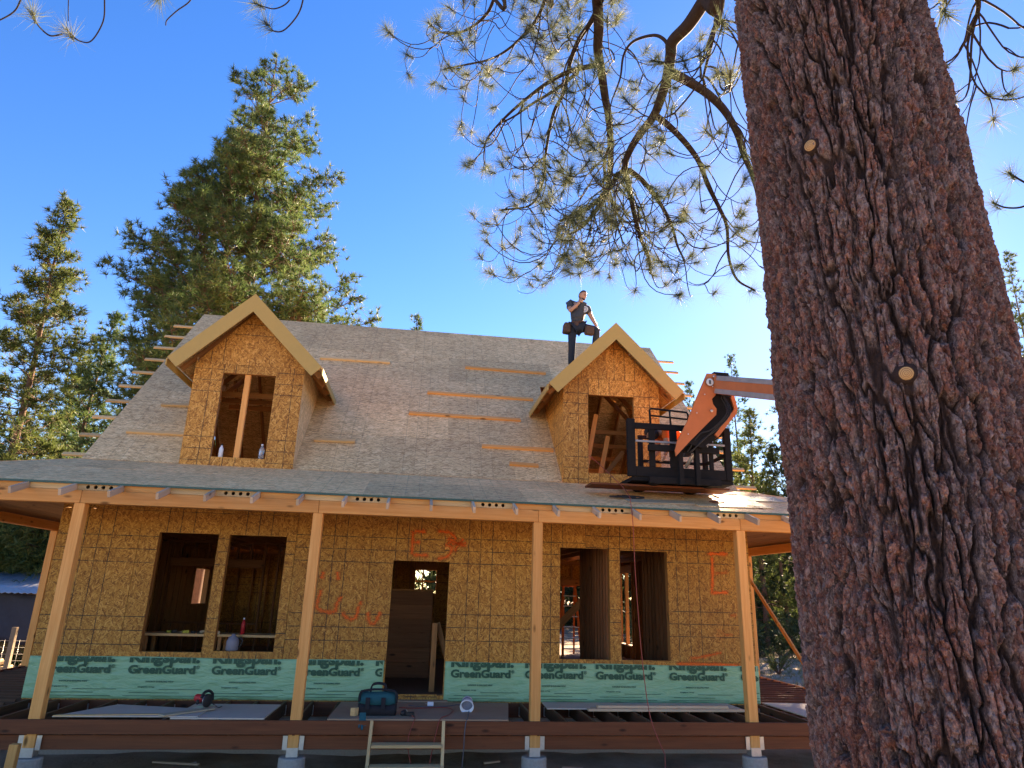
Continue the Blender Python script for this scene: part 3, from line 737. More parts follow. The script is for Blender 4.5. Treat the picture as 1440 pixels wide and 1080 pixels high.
lathe('knob', [(.008,0),(.02,.01),(.022,.05),(.012,.06)], m_blk, saw, MS@Matrix.Translation((-.13,.0,.05)), 12)
lathe('blade', [(.09,-.001),(.09,.001)], m_blade, saw, MS@Matrix.Translation((-.02,-.06,.085))@Matrix.Rotation(R(90),4,'X'), 30)
tag(tube('cord_tail', [MS@Vector(q) for q in spline([(.15,.05,.10),(.22,.1,.05),(.30,.05,-.028),(.24,-.06,-.028),(.34,-.02,-.028)], 5)], .006, m_blk), 'short black cord of the circular saw', 'cord')
# tool bag
m_teal = plain('teal_fabric', (.008,.085,.10), .85, .25, scale=60); m_bagk = plain('black_fabric', (.018,.018,.022), .9, .3, scale=60)
bag = thing('tool_bag', (4.23,.36,.018), 'open teal and black canvas tool bag on the landing sheet', 'tool bag')
def bagbody(z0, z1, w0, w1, d0, d1, mat, name):
    V, F = [], []; n = 20
    for z, ww, dd in ((z0,w0,d0),((z0+z1)/2,(w0+w1)/2+.012,(d0+d1)/2+.012),(z1,w1,d1),(z1-.01,w1-.02,d1-.02),(z0+.02,w0-.03,d0-.03)):
        for k in range(n):
            t = 2*math.pi*k/n; cx_, cy_ = math.copysign(abs(math.cos(t))**.45, math.cos(t)), math.copysign(abs(math.sin(t))**.45, math.sin(t))
            V.append((ww/2*cx_, dd/2*cy_, z+.012*math.sin(3*t+z*20)))
    for i in range(4):
        for k in range(n): F.append((i*n+k, i*n+(k+1)%n, (i+1)*n+(k+1)%n, (i+1)*n+k))
    F.append(tuple(range(n))[::-1]); F.append(tuple(4*n+k for k in range(n)))
    return link(name, mesh(name, V, F, True), mat, bag, Matrix.Translation((4.23,.36,.018)))
bagbody(.0,.14,.52,.53,.26,.26, m_bagk, 'base'); bagbody(.145,.29,.53,.50,.26,.20, m_teal, 'upper_body')
tube('rim_frame', spline([(3.98,.26,.19),(3.99,.25,.30),(4.05,.25,.335),(4.23,.25,.35),(4.42,.25,.335),(4.48,.25,.30),(4.49,.26,.18)], 5), .016, m_bagk, bag, 8)
for xx in (4.10, 4.31): box('pocket', xx-.03, xx+.03, .20, .228, .10, .25, m_bagk, bag, bev=.01)
for s_ in (-1,1): tube('carry_handle', spline([(4.12,.36+s_*.05,.29),(4.15,.36+s_*.06,.40),(4.31,.36+s_*.06,.40),(4.34,.36+s_*.05,.29)],5), .012, m_bagk, bag, 6)
tag(prism('teal_glove', (4.06,.0,.022), (1,.1,0), (0,-.55,-.83), [[(-.04,-.08),(.04,-.08),(.045,.02),(.06,.09),(.03,.10),(.02,.04),(.012,.14),(-.012,.145),(-.018,.05),(-.035,.12),(-.05,.11),(-.045,.02)]], .016, m_teal, None), 'teal work glove hanging over the edge beside the tool bag', 'glove')
g_ = thing('power_drill', (4.60,.30,.018), 'small black and silver power drill lying beside the tool bag', 'drill')
lathe('drill_body', [(.01,-.10),(.03,-.09),(.034,0),(.028,.05),(.02,.07)], m_blk, g_, Matrix.Translation((4.60,.30,.055))@Matrix.Rotation(R(75),4,'Z')@Matrix.Rotation(R(90),4,'Y'), 14)
lathe('chuck', [(.02,.07),(.022,.10),(.012,.125)], m_steel, g_, Matrix.Translation((4.60,.30,.055))@Matrix.Rotation(R(75),4,'Z')@Matrix.Rotation(R(90),4,'Y'), 14)
lumber('grip', (4.59,.27,.045), (4.68,.22,.045), .035, .045, m_blk, g_)
lumber('battery', (4.68,.20,.045), (4.72,.25,.045), .06, .05, m_blk, g_)
tag(lumber('wood_offcut', (3.90,.26,.07), (3.96,.22,.07), .09, .10, m_pale, None), 'small upright block of pale wood left of the tool bag', 'offcut')
m_white = plain('white_plastic', (.72,.74,.78), .45, .06)
tub = thing('plastic_tub', (5.52,.72,.018), 'white plastic tub tipped on its side on the landing sheet', 'tub')
MT = Matrix.Translation((5.50,.66,.115))@Matrix.Rotation(R(-25),4,'Z')@Matrix.Rotation(R(108),4,'X')@Matrix.Rotation(R(18),4,'Y')
lathe('bucket_wall', [(.075,-.09),(.078,-.085),(.095,.08),(.10,.085),(.10,.095),(.088,.095),(.07,-.075)], m_white, tub, MT, 24)
lathe('print_band', [(.0815,-.05),(.0895,.02)], plain('grey_print', (.20,.22,.30), .5), tub, MT, 24)
tube('wire_handle', [MT@Vector((.10*math.cos(t), .02-.12*math.sin(t), .09)) for t in np.linspace(0, math.pi, 12)], .003, m_steel, tub, 5)
m_cordk = plain('cord_black', (.02,.02,.022), .5); m_cordr = plain('cord_red', (.30,.05,.035), .5); m_cordg = plain('cord_grey', (.10,.10,.11), .5)
def cord(pts, rad, mat, label, n=5, smooth=7): return tag(tube('extension_cord', spline(pts, smooth), rad, mat, None, n), label, 'cord')
cord([(4.66,1.1,.028),(4.9,.98,.026),(5.2,1.05,.026),(5.42,1.2,.026),(5.55,.95,.026),(5.50,.4,.026),(5.46,.02,.03),(5.43,-.06,-.05),(5.42,-.08,-.3),(5.43,-.10,gz(5.43,-.1)+.012),(5.7,-.6,gz(5.7,-.6)+.012)], .007, m_cordg, 'grey cord curling over the landing and down to the ground')
cord([(4.52,.9,.026),(4.8,.85,.026),(5.15,.95,.026),(5.3,.75,.026),(5.22,.3,.026),(5.10,.0,.03),(5.05,-.08,-.1),(4.98,-.18,-.45),(4.95,-.35,gz(4.95,-.35)+.012),(5.2,-.9,gz(5.2,-.9)+.012)], .006, m_cordr, 'red cord draped over the landing beside the right rail of the steps')
cord([(4.66,.28,.03),(4.75,.1,.026),(4.74,-.04,.0),(4.68,-.08,-.2),(4.70,-.14,-.38),(4.80,-.3,-.62),(4.9,-.6,gz(4.9,-.6)+.012)], .005, m_cordr, 'thin red cord hanging down between the rails of the steps')
plug = thing('cord_plug', (4.98,1.12,.018), 'small white plug block lying among the cords on the landing', 'plug')
box('plug_body', 4.94,5.03,1.09,1.15,.020,.075, m_white, plug); box('prong', 4.905,4.939,1.112,1.128,.045,.05, m_steel, plug)
# site-built steps
st = thing('wooden_steps', (4.66,-.35,-.62), 'short pale timber steps with two visible treads leaning on the deck edge', 'steps')
for xx in (4.19, 5.135): lumber('rail', (xx+(.0 if xx<4.5 else 0),-.066,-.005), (xx-.01,-.52,gz(xx,-.52)-.01), .04, .10, m_pale, st)
for k, z in enumerate((-.25,-.47)):
    yy = -.066-.454*(-z/.66); box('tread', 4.212, 5.113, yy-.10, yy+.08, z-.02, z+.018, m_pale, st)
# red line hanging from the roof to the ground
rl = spline([at(828,640,1.55),at(845,655,1.3),at(868,677,.7),at(880,690,.2),at(886,700,-.06)], 6)[:-1] + spline([at(886,700,-.06),at(890,735,-.10),at(893,800,-.12),at(898,870,-.15),at(905,945,-.2),at(915,1010,-.3),at(935,1062,-.42)], 6)
tag(tube('air_hose', rl + [Vector((8.0,-.62,gz(8.0,-.62)+.012)), Vector((8.4,-1.1,gz(8.4,-1.1)+.012))], .006, m_cordr, None, 6), 'thin red hose running from the bare dormer opening over the porch edge to the ground', 'hose')
# bottles on the left dormer sill, items at the left windows
def bottle(pos, h, r_, mat, capmat, label, cat='bottle'):
    b = thing('bottle', pos, label, cat); T = Matrix.Translation(pos)
    lathe('bottle_wall', [(r_*.9,0),(r_,.01*h),(r_,.62*h),(r_*.9,.70*h),(r_*.42,.82*h),(r_*.40,.9*h)], mat, b, T, 18); lathe('cap', [(r_*.48,.9*h),(r_*.48,h),(r_*.3,h*1.005)], capmat, b, T, 14); return b
m_clear = NT('clear_plastic', .1, .5); m_clear.b.inputs['Transmission Weight'].default_value = .75; m_clear.col((.75,.82,.88)); m_clear = m_clear.m
bottle((1.185,1.965,3.757), .24, .036, m_white, m_blk, 'white flask with black cap on the sill of the split window dormer')
bottle((1.855,1.965,3.757), .27, .045, m_clear, m_white, 'clear water bottle on the sill of the split window dormer')
wb = thing('workbench', (1.5,2.5,.062), 'plank workbench standing inside behind the paired windows', 'workbench')
box('bench_top', .25,2.9,2.25,2.75,.86,.90, m_pale, wb)
for xx in (.35,1.5,2.75):
    for yy in (2.3,2.68): box('leg', xx,xx+.05,yy,yy+.05,.064,.858, m_stud, wb)
m_yel = plain('yellow_green', (.42,.40,.06), .6, .3); 
for k in range(9):
    xx = .62+k*.10+random.uniform(-.03,.03); yy = 2.32+random.uniform(0,.2)
    tag(lumber('tool_clutter', (xx,yy,.915), (xx+random.uniform(.05,.10),yy+random.uniform(-.05,.05),.915+random.uniform(0,.02)), random.uniform(.03,.06), random.uniform(.02,.05), (m_yel,m_blk,m_plyt)[k%3], None), ('yellow and green','black','tan')[k%3]+' scrap among the clutter on the workbench behind the paired windows', 'scrap', 'clutter on the workbench')
bottle((1.86,2.34,.90), .26, .035, m_red, m_white, 'red bottle standing on the workbench behind the narrower paired window')
jug = thing('plastic_jug', (1.86,1.77,.69), 'dusty grey jug standing on the window sill by the post', 'jug')
lathe('jug_wall', [(.08,0),(.095,.02),(.095,.14),(.07,.2),(.035,.22),(.03,.25)], plain('grey_jug', (.16,.17,.22), .5), jug, Matrix.Translation((1.86,1.77,.692)), 16)
tube('jug_handle', spline([(1.94,1.77,.88),(2.0,1.77,.86),(1.99,1.77,.78),(1.95,1.77,.75)],4), .012, m_blk, jug, 6)
# step ladder seen through the right-hand window
m_org = plain('orange_fibreglass', (.62,.12,.02), .5, .1)
lad = thing('step_ladder', (9.08,10.0,.062), 'orange fibreglass step ladder standing inside by the rear opening', 'ladder')
for s_ in (-1,1):
    lumber('front_rail', (9.08+s_*.27,9.55,.064), (9.08+s_*.17,9.98,1.9), .07, .03, m_org, lad, up=(0,1,0)); lumber('rear_rail', (9.08+s_*.25,10.45,.064), (9.08+s_*.16,10.02,1.9), .05, .03, m_org, lad, up=(0,1,0))
for k in range(6):
    t = (k+.7)/6.6; lumber('step', (9.08-.27+.10*t,9.55+.43*t,.064+1.836*t), (9.08+.27-.10*t,9.55+.43*t,.064+1.836*t), .09, .025, m_steel, lad)
box('top_cap', 8.87,9.29,9.92,10.10,1.90,1.94, m_org, lad)

# ------------------------------------------------------------------ loose sheets on the porch roof by the basket
def on_porch(X, Y, dz=0): return Vector((X, Y, ZE + (Y+.02)*PS + dz))
scr = [(9.0,10.3,.25,.95,.06,m_osbr,'pale strand board offcut lying in the sun on the porch roof end'),(9.75,10.9,.9,1.35,.0,m_plyt,'tan plywood strip lying high on the porch roof end'),(7.9,9.7,.35,.62,.1,m_plyt,'long tan plank lying on the porch roof under the basket'),(9.9,10.15,.30,.45,-.4,m_pt,'small brown block on the porch roof end'),(9.35,9.6,.52,.64,.5,m_pt,'little dark shingle on the sunlit offcut')]
for k,(a,b,c_,d_,rz,mt,lb) in enumerate(scr):
    cx_, cy_ = (a+b)/2,(c_+d_)/2; ux = (Vector((1,0,0))*math.cos(rz) + pu*math.sin(rz)); dz = .004 if k != 4 else .02
    tag(prism('loose_sheet', on_porch(cx_,cy_)+pn*dz, ux, pn.cross(ux), [rpoly((-(b-a)/2,(b-a)/2,-(d_-c_)/2,(d_-c_)/2))], .014, mt, None), lb, 'offcut')
tag(tube('rope_heap', spline([on_porch(7.75+.16*math.sin(k*2.4)+.03*k, .62+.10*math.cos(k*1.9), .02+.012*(k%3)) for k in range(14)], 5), .012, m_blk, None, 5), 'dark heap of rope on the porch roof below the bare dormer', 'rope')
# ------------------------------------------------------------------ telehandler with basket
m_to = plain('machine_orange', (.52,.15,.05), .55, .22, scale=5); m_tk = plain('machine_black', (.014,.013,.014), .8, .4, spec=.12, scale=14); m_tg = plain('worn_grey', (.30,.28,.275), .45, .35, metal=.3, scale=7)
P0 = at(1004, 541, .25); P1 = at(1300, 568, -3.4); bd = (P1-P0); pivot = P0 + bd*((P0.z-1.75)/(P0.z-P1.z)); bdn = bd.normalized()
mx_, my_ = pivot.x+.4, pivot.y-.5
tel = thing('telehandler', (mx_, my_, gz(mx_,my_)), 'orange telehandler whose boom reaches over the porch roof to the bare dormer', 'telehandler')
bup = (Vector((0,0,1)) - bdn*bdn.z).normalized(); bsd = bup.cross(bdn)
boom = lumber('boom', P0+bdn*.12, P0+bdn*4.4, .24, .30, m_to, tel, up=bup, bev=.02)
lumber('boom_base', P0+bdn*4.4, pivot, .34, .42, m_to, tel, up=bup, bev=.02)
for s_ in (-1,1):
    for h_ in (-1,1): lumber('side_strip', P0+bdn*.22+bsd*s_*.124+bup*h_*.108, P0+bdn*4.38+bsd*s_*.124+bup*h_*.108, .012, .078, m_tg, boom, up=bup)
cq = lambda x, y, Y: at(860+x/5.4, 500+y/5.4, Y)
def plate(name, pts, Y, t, mat, par=tel):
    Q = [cq(x, y, Y) for x, y in pts]; o = Q[0]
    return prism(name, o, (1,0,0), (0,0,1), [[(q.x-o.x, q.z-o.z) for q in Q]], t, mat, par)
HEAD = [(725,135),(792,140),(800,215),(790,300),(762,330),(772,370),(798,405),(795,450),(720,525),(600,645),(492,762),(483,720),(500,650),(580,490),(650,310)]
hp = plate('head_plate', HEAD, .10, -.035, m_to)
plate('head_plate', HEAD, .46, -.035, m_to)
plate('head_web', [(740,150),(850,160),(870,300),(880,360),(905,430),(895,465),(760,640),(655,720),(560,690),(500,742),(560,560)], .34, .20, m_tk)
plate('head_flange', [(870,300),(905,430),(897,470),(760,645),(735,625),(868,455),(880,432),(852,340)], .36, .26, m_to)
cyl0, cyl1 = cq(700,640,.24), cq(560,850,.4)
tube('tilt_cylinder', [cq(830,330,.24), cyl0], .075, m_tk, tel, 14); tube('cylinder_rod', [cyl0, cyl1], .03, m_steel, tel, 10)
dq = cq(740,207,.10); MD = frame((dq.x, .062, dq.z), (1,0,0), (0,0,1))
lathe('decal_disc', [(.062,0),(.062,.003),(.058,.004)], plain('decal_white', (.62,.62,.60), .5, .05), hp, MD, 28)
lathe('decal_rim', [(.068,-.001),(.068,.0015)], m_tg, hp, MD, 28)
link('number', textmesh('8', .042, .095, .004), m_blk, hp, frame((dq.x-.021, .0565, dq.z-.034), (1,0,0), (0,0,1)))
pq = cq(752,425,.10); lathe('pivot_pin', [(.024,0),(.024,.012),(.018,.018)], m_steel, hp, frame((pq.x,.063,pq.z), (1,0,0), (0,0,1)), 14)
pq = cq(770,165,.10); lathe('pivot_pin', [(.02,0),(.02,.012)], m_steel, hp, frame((pq.x,.063,pq.z), (1,0,0), (0,0,1)), 14)
for k, (ya, yb_, dx) in enumerate(((300,640,0),(290,660,.05),(310,600,.10))):
    tube('hydraulic_hose', spline([P0+bdn*(.5+dx)-bup*.17-bsd*(.02+.03*k), cq(850-10*k,ya,.08), cq(905-14*k,430,.02), cq(800-20*k,560,.04), cq(690-12*k,yb_,.12), cq(600-16*k,745,.2)], 5), .011, m_blk, tel, 6)
for px_, py_ in ((700,300),(640,440),(575,600),(760,240)):
    q_ = cq(px_,py_,.10); lathe('bolt_head', [(.011,0),(.011,.008),(.006,.010)], m_steel, hp, frame((q_.x,.063,q_.z), (1,0,0), (0,0,1)), 6, False)
# carriage and work basket (dark steel)
bk = link('basket', mesh('fl', boxv(8.0,9.72,.44,1.40,3.47,3.53), BF), m_tk, tel); bk['label'] = 'black steel work basket with rails'
def bar(x0,x1,z0,z1,y0=.42,y1=.48,n='basket_bar',m_=m_tk): return box(n, x0,x1,y0,y1,z0,z1, m_, bk, bev=.006)
bar(7.93,8.06,3.535,4.49,.41,.49,'corner_post'); bar(9.60,9.71,3.535,4.42,.41,.49,'corner_post')
for xx in (8.42,9.62): bar(xx,xx+.08,3.535,4.37,1.33,1.41,'corner_post')
bar(8.061,9.599,3.535,3.70); bar(8.061,9.599,4.33,4.43,.425,.475)
for xx, w_ in ((8.30,.10),(8.66,.12),(9.06,.10),(9.33,.07)): bar(xx,xx+w_,3.701,4.329,.43,.47)
bar(8.061,9.599,4.10,4.135,.405,.428,'mid_rail',m_tg)
bar(8.42,9.70,4.38,4.44,1.34,1.40); bar(8.51,9.61,3.95,4.0,1.35,1.39)
for s_, xx in ((1,9.64),): box('side_rail', xx,xx+.05,.49,1.33,4.34,4.40, m_tk, bk); box('side_rail', xx,xx+.05,.49,1.33,3.95,4.0, m_tk, bk)
tube('guard_frame', [(8.34,.45,4.43),(8.33,.45,4.66),(8.36,.45,4.69),(8.98,.45,4.66),(9.0,.45,4.62),(9.0,.45,4.43)], .018, m_tk, bk, 8)
tube('guard_bar', [(8.335,.45,4.57),(9.0,.45,4.54)], .016, m_tk, bk, 8); tube('guard_bar', [(8.68,.45,4.675),(8.69,.45,4.43)], .016, m_tk, bk, 8)
for xx in (8.32,9.25): box('fork', xx,xx+.12,.30,1.55,3.41,3.465, m_tk, tel)
for z_ in (3.42,3.95): box('carriage_rail', 8.25,9.45,.30,.38,z_,z_+.10, m_tk, tel)
for xx in (8.72,9.0): box('carriage_upright', xx,xx+.07,.22,.295,3.40,4.10, m_tk, tel)
tag(prism('fork_plank', (7.35,.55,3.395), (1,0,0), (0,1,.0), [rpoly((0,2.35,0,.45))], .03, m_pt, None), 'long dark plank carried on the forks under the work basket', 'sheet')
# chassis (mostly beyond the trunk)
gzm = gz(mx_, my_); FX = Vector((-bdn.x, -bdn.y, 0)).normalized(); FY = Vector((-FX.y, FX.x, 0)); TM = frame((mx_, my_, gzm), FX, FY)
def tp(x,y,z): return TM@Vector((x,y,z))
link('chassis', bevbox(4.2,1.1,.6,.05), m_to, tel, TM@Matrix.Translation((.6,0,.95))); link('cab', bevbox(1.4,.75,1.45,.12), m_tk, tel, TM@Matrix.Translation((.5,.62,1.95)))
link('boom_mast', bevbox(.7,.5,1.0,.05), m_to, tel, TM@Matrix.Translation((-.45,-.1,1.55))); link('counterweight', bevbox(.6,1.7,.7,.08), m_to, tel, TM@Matrix.Translation((-1.45,0,.95)))
for sx in (-.85,2.0):
    for sy in (-1,1):
        wl = lathe('wheel', [(.25,-.2),(.52,-.2),(.62,-.15),(.64,0),(.62,.15),(.52,.2),(.25,.2)], plain('tyre', (.03,.03,.03), .9), tel, TM@Matrix.Translation((sx,sy*.85,.64))@Matrix.Rotation(R(90),4,'X'), 28)
        lathe('rim', [(.24,-.16),(.28,-.18),(.28,.18),(.24,.16)], m_to, wl, TM@Matrix.Translation((sx,sy*.85,.64))@Matrix.Rotation(R(90),4,'X'), 20)

# ------------------------------------------------------------------ people
m_skin = plain('skin', (.42,.235,.165), .55, .12, scale=25); m_shirt = plain('dark_shirt', (.045,.050,.060), .85, .25, scale=22); m_jean = plain('dark_jeans', (.022,.026,.036), .9, .3, scale=30)
m_boot = plain('boots', (.055,.035,.022), .8, .2); m_leather = plain('belt_leather', (.085,.045,.03), .7, .25); m_hair = plain('hair', (.045,.03,.022), .8, .3); m_oshirt = plain('orange_shirt', (.70,.13,.02), .8, .12)
def skin(name, nodes, chains, mat, parent, M, root, sub=2):
    names = list(nodes); V = [nodes[k][0] for k in names]; E = []
    for ch in chains: E += [(names.index(a), names.index(b)) for a, b in zip(ch[:-1], ch[1:])]
    me = bpy.data.meshes.new(name); me.from_pydata(V, E, []); me.materials.append(mat)
    o = link(name, me, mat, parent, M)
    sk = o.modifiers.new('skin', 'SKIN'); sk.use_smooth_shade = True
    if not me.skin_vertices: me.attributes
    sv = me.skin_vertices
    if len(sv) == 0:
        bpy.context.view_layer.objects.active = o; bpy.ops.mesh.customdata_skin_add(); sv = me.skin_vertices
    for i, k in enumerate(names):
        r_ = nodes[k][1]; r_ = r_ if hasattr(r_, '__len__') else (r_, r_); sv[0].data[i].radius = r_; sv[0].data[i].use_root = (k == root)
    ss = o.modifiers.new('sub', 'SUBSURF'); ss.levels = sub; ss.render_levels = sub
    return o
def head(parent, M, hair, beard=True, cap=None):
    """head with face: M places the head centre, local -Y is where it looks"""
    bm = bmesh.new(); bmesh.ops.create_uvsphere(bm, u_segments=28, v_segments=20, radius=1)
    for v_ in bm.verts:
        x,y,z = v_.co; k = 1 - .22*max(0,-z)**1.2; v_.co = Vector((x*.075*k, y*.095*(1-.10*max(0,-z)) , z*.118))
        if y < -.25 and z < -.35: v_.co.y -= .012
        if y < -.6 and .1 < z < .35: v_.co.y += .008
    me = bpy.data.meshes.new('head'); bm.to_mesh(me); bm.free(); me.polygons.foreach_set('use_smooth', [True]*len(me.polygons)); h = link('head', me, m_skin, parent, M)
    V = [(-.016,-.088,-.03),(.016,-.088,-.03),(0,-.118,-.026),(0,-.094,.022),(-.010,-.09,-.034),(.010,-.09,-.034)]
    link('nose', mesh('nose', V, [(0,2,3),(2,1,3),(0,4,2),(4,5,2),(5,1,2)], True), m_skin, h, M)
    for s_ in (-1,1):
        link('eye', bevbox(.024,.010,.011,.004), m_hair, h, M@Matrix.Translation((s_*.03,-.086,.018))); link('ear', bevbox(.014,.035,.055,.006), m_skin, h, M@Matrix.Translation((s_*.077,.005,-.005)))
        link('eyebrow', bevbox(.034,.008,.007,.003), m_hair, h, M@Matrix.Translation((s_*.03,-.090,.036)))
    link('mouth', bevbox(.042,.008,.010,.003), plain('lips', (.30,.12,.10), .5), h, M@Matrix.Translation((0,-.090,-.058)))
    def shell(name, test, sc, mat):
        bm = bmesh.new(); bm.from_mesh(me)
        bmesh.ops.delete(bm, geom=[f for f in bm.faces if not test(f.calc_center_median())], context='FACES')
        for v_ in bm.verts: v_.co *= sc
        m2 = bpy.data.meshes.new(name); bm.to_mesh(m2); bm.free(); o = link(name, m2, mat, h, M); sm = o.modifiers.new('t','SOLIDIFY'); sm.thickness = .006; sm.offset = -1
    shell('hair', lambda c: c.z > .045 - c.y*.75 or (c.y > .02 and c.z > -.06), 1.06 if hair != m_skin else 1.015, hair)
    if beard: shell('beard', lambda c: c.z < -.05 and c.y < .02, 1.05, m_hair)
    if cap: shell('cap', lambda c: c.z > .03, 1.14, cap); link('cap_brim', bevbox(.13,.09,.012,.005), cap, h, M@Matrix.Translation((0,-.13,.045)))
    return h
def hand(parent, wrist, direction, palm_up, mat, curl=.5, s=1.0, right=1):
    """palm and five fingers; direction = from wrist to fingertips"""
    d = Vector(direction).normalized(); n = Vector(palm_up); n = (n-d*n.dot(d)).normalized(); sd = n.cross(d)*right
    wv = Vector(wrist); nodes = {'w':((wv),.024*s),'p':((wv+d*.05*s),(.036*s,.018*s)),'k':((wv+d*.085*s),(.038*s,.014*s))}; ch = [['w','p','k']]
    for i, (off, L) in enumerate(((-.030,.062),(-.010,.075),(.010,.070),(.028,.055))):
        b = wv+d*.085*s+sd*off*s; m1 = b+(d*math.cos(curl)-n*math.sin(curl))*L*.55*s; m2 = m1+(d*math.cos(curl*2)-n*math.sin(curl*2))*L*.5*s
        nodes['f%da'%i] = (b,.0095*s); nodes['f%db'%i] = (m1,.009*s); nodes['f%dc'%i] = (m2,.007*s); ch.append(['k','f%da'%i,'f%db'%i,'f%dc'%i])
    t0 = wv+d*.03*s-sd*.032*s; t1 = t0+(d*.6-sd*.6-n*.4).normalized()*.04*s; t2 = t1+(d*.9-sd*.1-n*.4).normalized()*.032*s
    nodes['t0']=(t0,.012*s); nodes['t1']=(t1,.010*s); nodes['t2']=(t2,.008*s); ch.append(['p','t0','t1','t2'])
    return skin('hand', nodes, ch, mat, parent, Matrix.Identity(4), 'p', 1)
# man with tool belt standing astride the dormer slope
FX_, FY_ = 7.60, 3.05; FZ = 6.645-abs(FX_-DC[1])
man = thing('person', (FX_,FY_,FZ), 'man in dark shirt and tool belt standing behind the bare dormer gable, hand at chin', 'person')
o_ = Vector((FX_,FY_,FZ)); P_ = lambda x,y,z: o_+Vector((x,y,z))
J = dict(pel=(P_(.09,0,1.02),(.155,.115)), wai=(P_(.10,0,1.13),(.145,.105)), che=(P_(.13,-.01,1.33),(.175,.12)), shc=(P_(.145,0,1.47),(.15,.095)), nek=(P_(.17,-.01,1.56),.055), hd=(P_(.20,-.03,1.66),.06),
  sl=(P_(-.05,0,1.49),.068), el=(P_(-.09,-.16,1.27),.045), wl=(P_(.12,-.20,1.49),.032), sr=(P_(.33,.0,1.43),.066), er=(P_(.42,-.05,1.19),.045), wr=(P_(.50,-.12,.99),.032),
  hl=(P_(.0,0,.95),.092), kl=(P_(-.015,-.03,.52),.064), al=(P_(-.02,.03,.10),.045), tl=(P_(.0,-.10,.035),.035),
  hr=(P_(.19,0,.98),.092), kr=(P_(.50,-.16,.90),.068), ar=(P_(.47,-.06,.52),.047), tr=(P_(.50,-.18,.50),.036))
BODY = [['pel','wai','che','shc','nek','hd'],['shc','sl','el','wl'],['shc','sr','er','wr'],['pel','hl','kl','al','tl'],['pel','hr','kr','ar','tr']]
skin('body', J, BODY, m_skin, man, Matrix.Identity(4), 'pel')
def grow(keys, g): return {k:(J[k][0], tuple(a*g+.006 for a in (J[k][1] if hasattr(J[k][1],'__len__') else (J[k][1],)*2))) for k in keys}
sh = grow(['pel','wai','che','shc'],1.16); sh['nb'] = (P_(.16,0,1.525),.075)
sh['sl']=(J['sl'][0],.094); sh['sl2']=(J['sl'][0].lerp(J['el'][0],.62),.076); sh['sr']=(J['sr'][0],.092); sh['sr2']=(J['sr'][0].lerp(J['er'][0],.6),.074)
skin('shirt', sh, [['pel','wai','che','shc','nb'],['shc','sl','sl2'],['shc','sr','sr2']], m_shirt, man, Matrix.Identity(4), 'che')
tz = grow(['pel','hl','kl','al','hr','kr','ar'],1.1); tz['kl']=(J['kl'][0],.082); tz['al']=(J['al'][0],.07); tz['kr']=(J['kr'][0],.086); tz['ar']=(J['ar'][0],.072)
skin('trousers', tz, [['pel','hl','kl','al'],['pel','hr','kr','ar']], m_jean, man, Matrix.Identity(4), 'pel')
for a, t_ in (('al','tl'),('ar','tr')):
    a0, t0 = J[a][0], J[t_][0]; dd = (t0-a0); skin('boot', {'a':(a0+Vector((0,0,.05)),.058),'h':(a0-Vector((0,0,.04))-dd*.3,.05),'b':(a0.lerp(t0,.6)-Vector((0,0,.02)),(.05,.042)),'t':(t0+dd*.25,(.046,.034))}, [['a','h'],['a','b','t']], m_boot, man, Matrix.Identity(4), 'a')
head(man, frame(P_(.215,-.055,1.70), (.82,.57,.0), (-.52,.78,.42)), m_hair)
hand(man, J['wl'][0], (.55,.25,.75), (.3,-.9,.1), m_skin, .7, 1.0, 1); hand(man, J['wr'][0], (.35,-.2,-.9), (.2,.7,-.3), m_skin, .35, 1.0, -1)
bl = [P_(.09+.175*math.cos(t), .135*math.sin(t), 1.06+.03*math.cos(t)) for t in np.linspace(0, 2*math.pi, 20)]
tube('tool_belt', bl, .026, m_leather, man, 6)
def pouch(x,y,z,w_,h_,d_): link('pouch', bevbox(w_,d_,h_,.025), m_leather, man, Matrix.Translation(P_(x,y,z))@Matrix.Rotation(R(6),4,'Y'))
pouch(-.13,-.04,.92,.15,.22,.20); pouch(.33,-.16,.86,.20,.20,.12); pouch(.06,-.15,1.0,.10,.12,.05)
for s_ in (0,1): tube('suspender', spline([P_(.03+.15*s_,-.11,1.06),P_(.07+.14*s_,-.145,1.3),P_(.09+.12*s_,-.10,1.5)],4), .012, m_leather, man, 5)
lathe('shirt_print', [(.075,0),(.075,.003),(.052,.003),(.052,0)], plain('print_white', (.62,.62,.62), .8), man, frame(P_(.235,-.150,1.345), (.9,-.42,0), (.05,.1,1)), 24)
lathe('shirt_print', [(.028,0),(.028,.003)], plain('print_white', (.62,.62,.62), .8), man, frame(P_(.235,-.150,1.345), (.9,-.42,0), (.05,.1,1)), 16)
# second worker, bent forward inside the basket
o_ = Vector((8.86,.95,3.535))
wk = thing('person', o_, 'worker in orange shirt and black cap bending forward inside the work basket', 'person')
J = dict(pel=(P_(.24,.05,.82),(.15,.115)), wai=(P_(.16,.02,.93),(.14,.105)), che=(P_(-.02,-.05,1.02),(.165,.12)), shc=(P_(-.15,-.08,1.01),(.13,.095)), nek=(P_(-.23,-.10,.99),.055), hd=(P_(-.30,-.13,.94),.06),
  sl=(P_(-.12,-.24,.97),.066), el=(P_(-.10,-.30,.70),.045), wl=(P_(-.16,-.30,.46),.032), sr=(P_(-.13,.10,.97),.066), er=(P_(-.12,.15,.70),.045), wr=(P_(-.22,.10,.50),.032),
  hl=(P_(.25,-.06,.76),.09), kl=(P_(.12,-.12,.44),.065), al=(P_(.22,-.05,.10),.046), tl=(P_(.10,-.09,.04),.036), hr=(P_(.27,.14,.76),.09), kr=(P_(.16,.18,.44),.065), ar=(P_(.28,.2,.10),.046), tr=(P_(.16,.2,.04),.036))
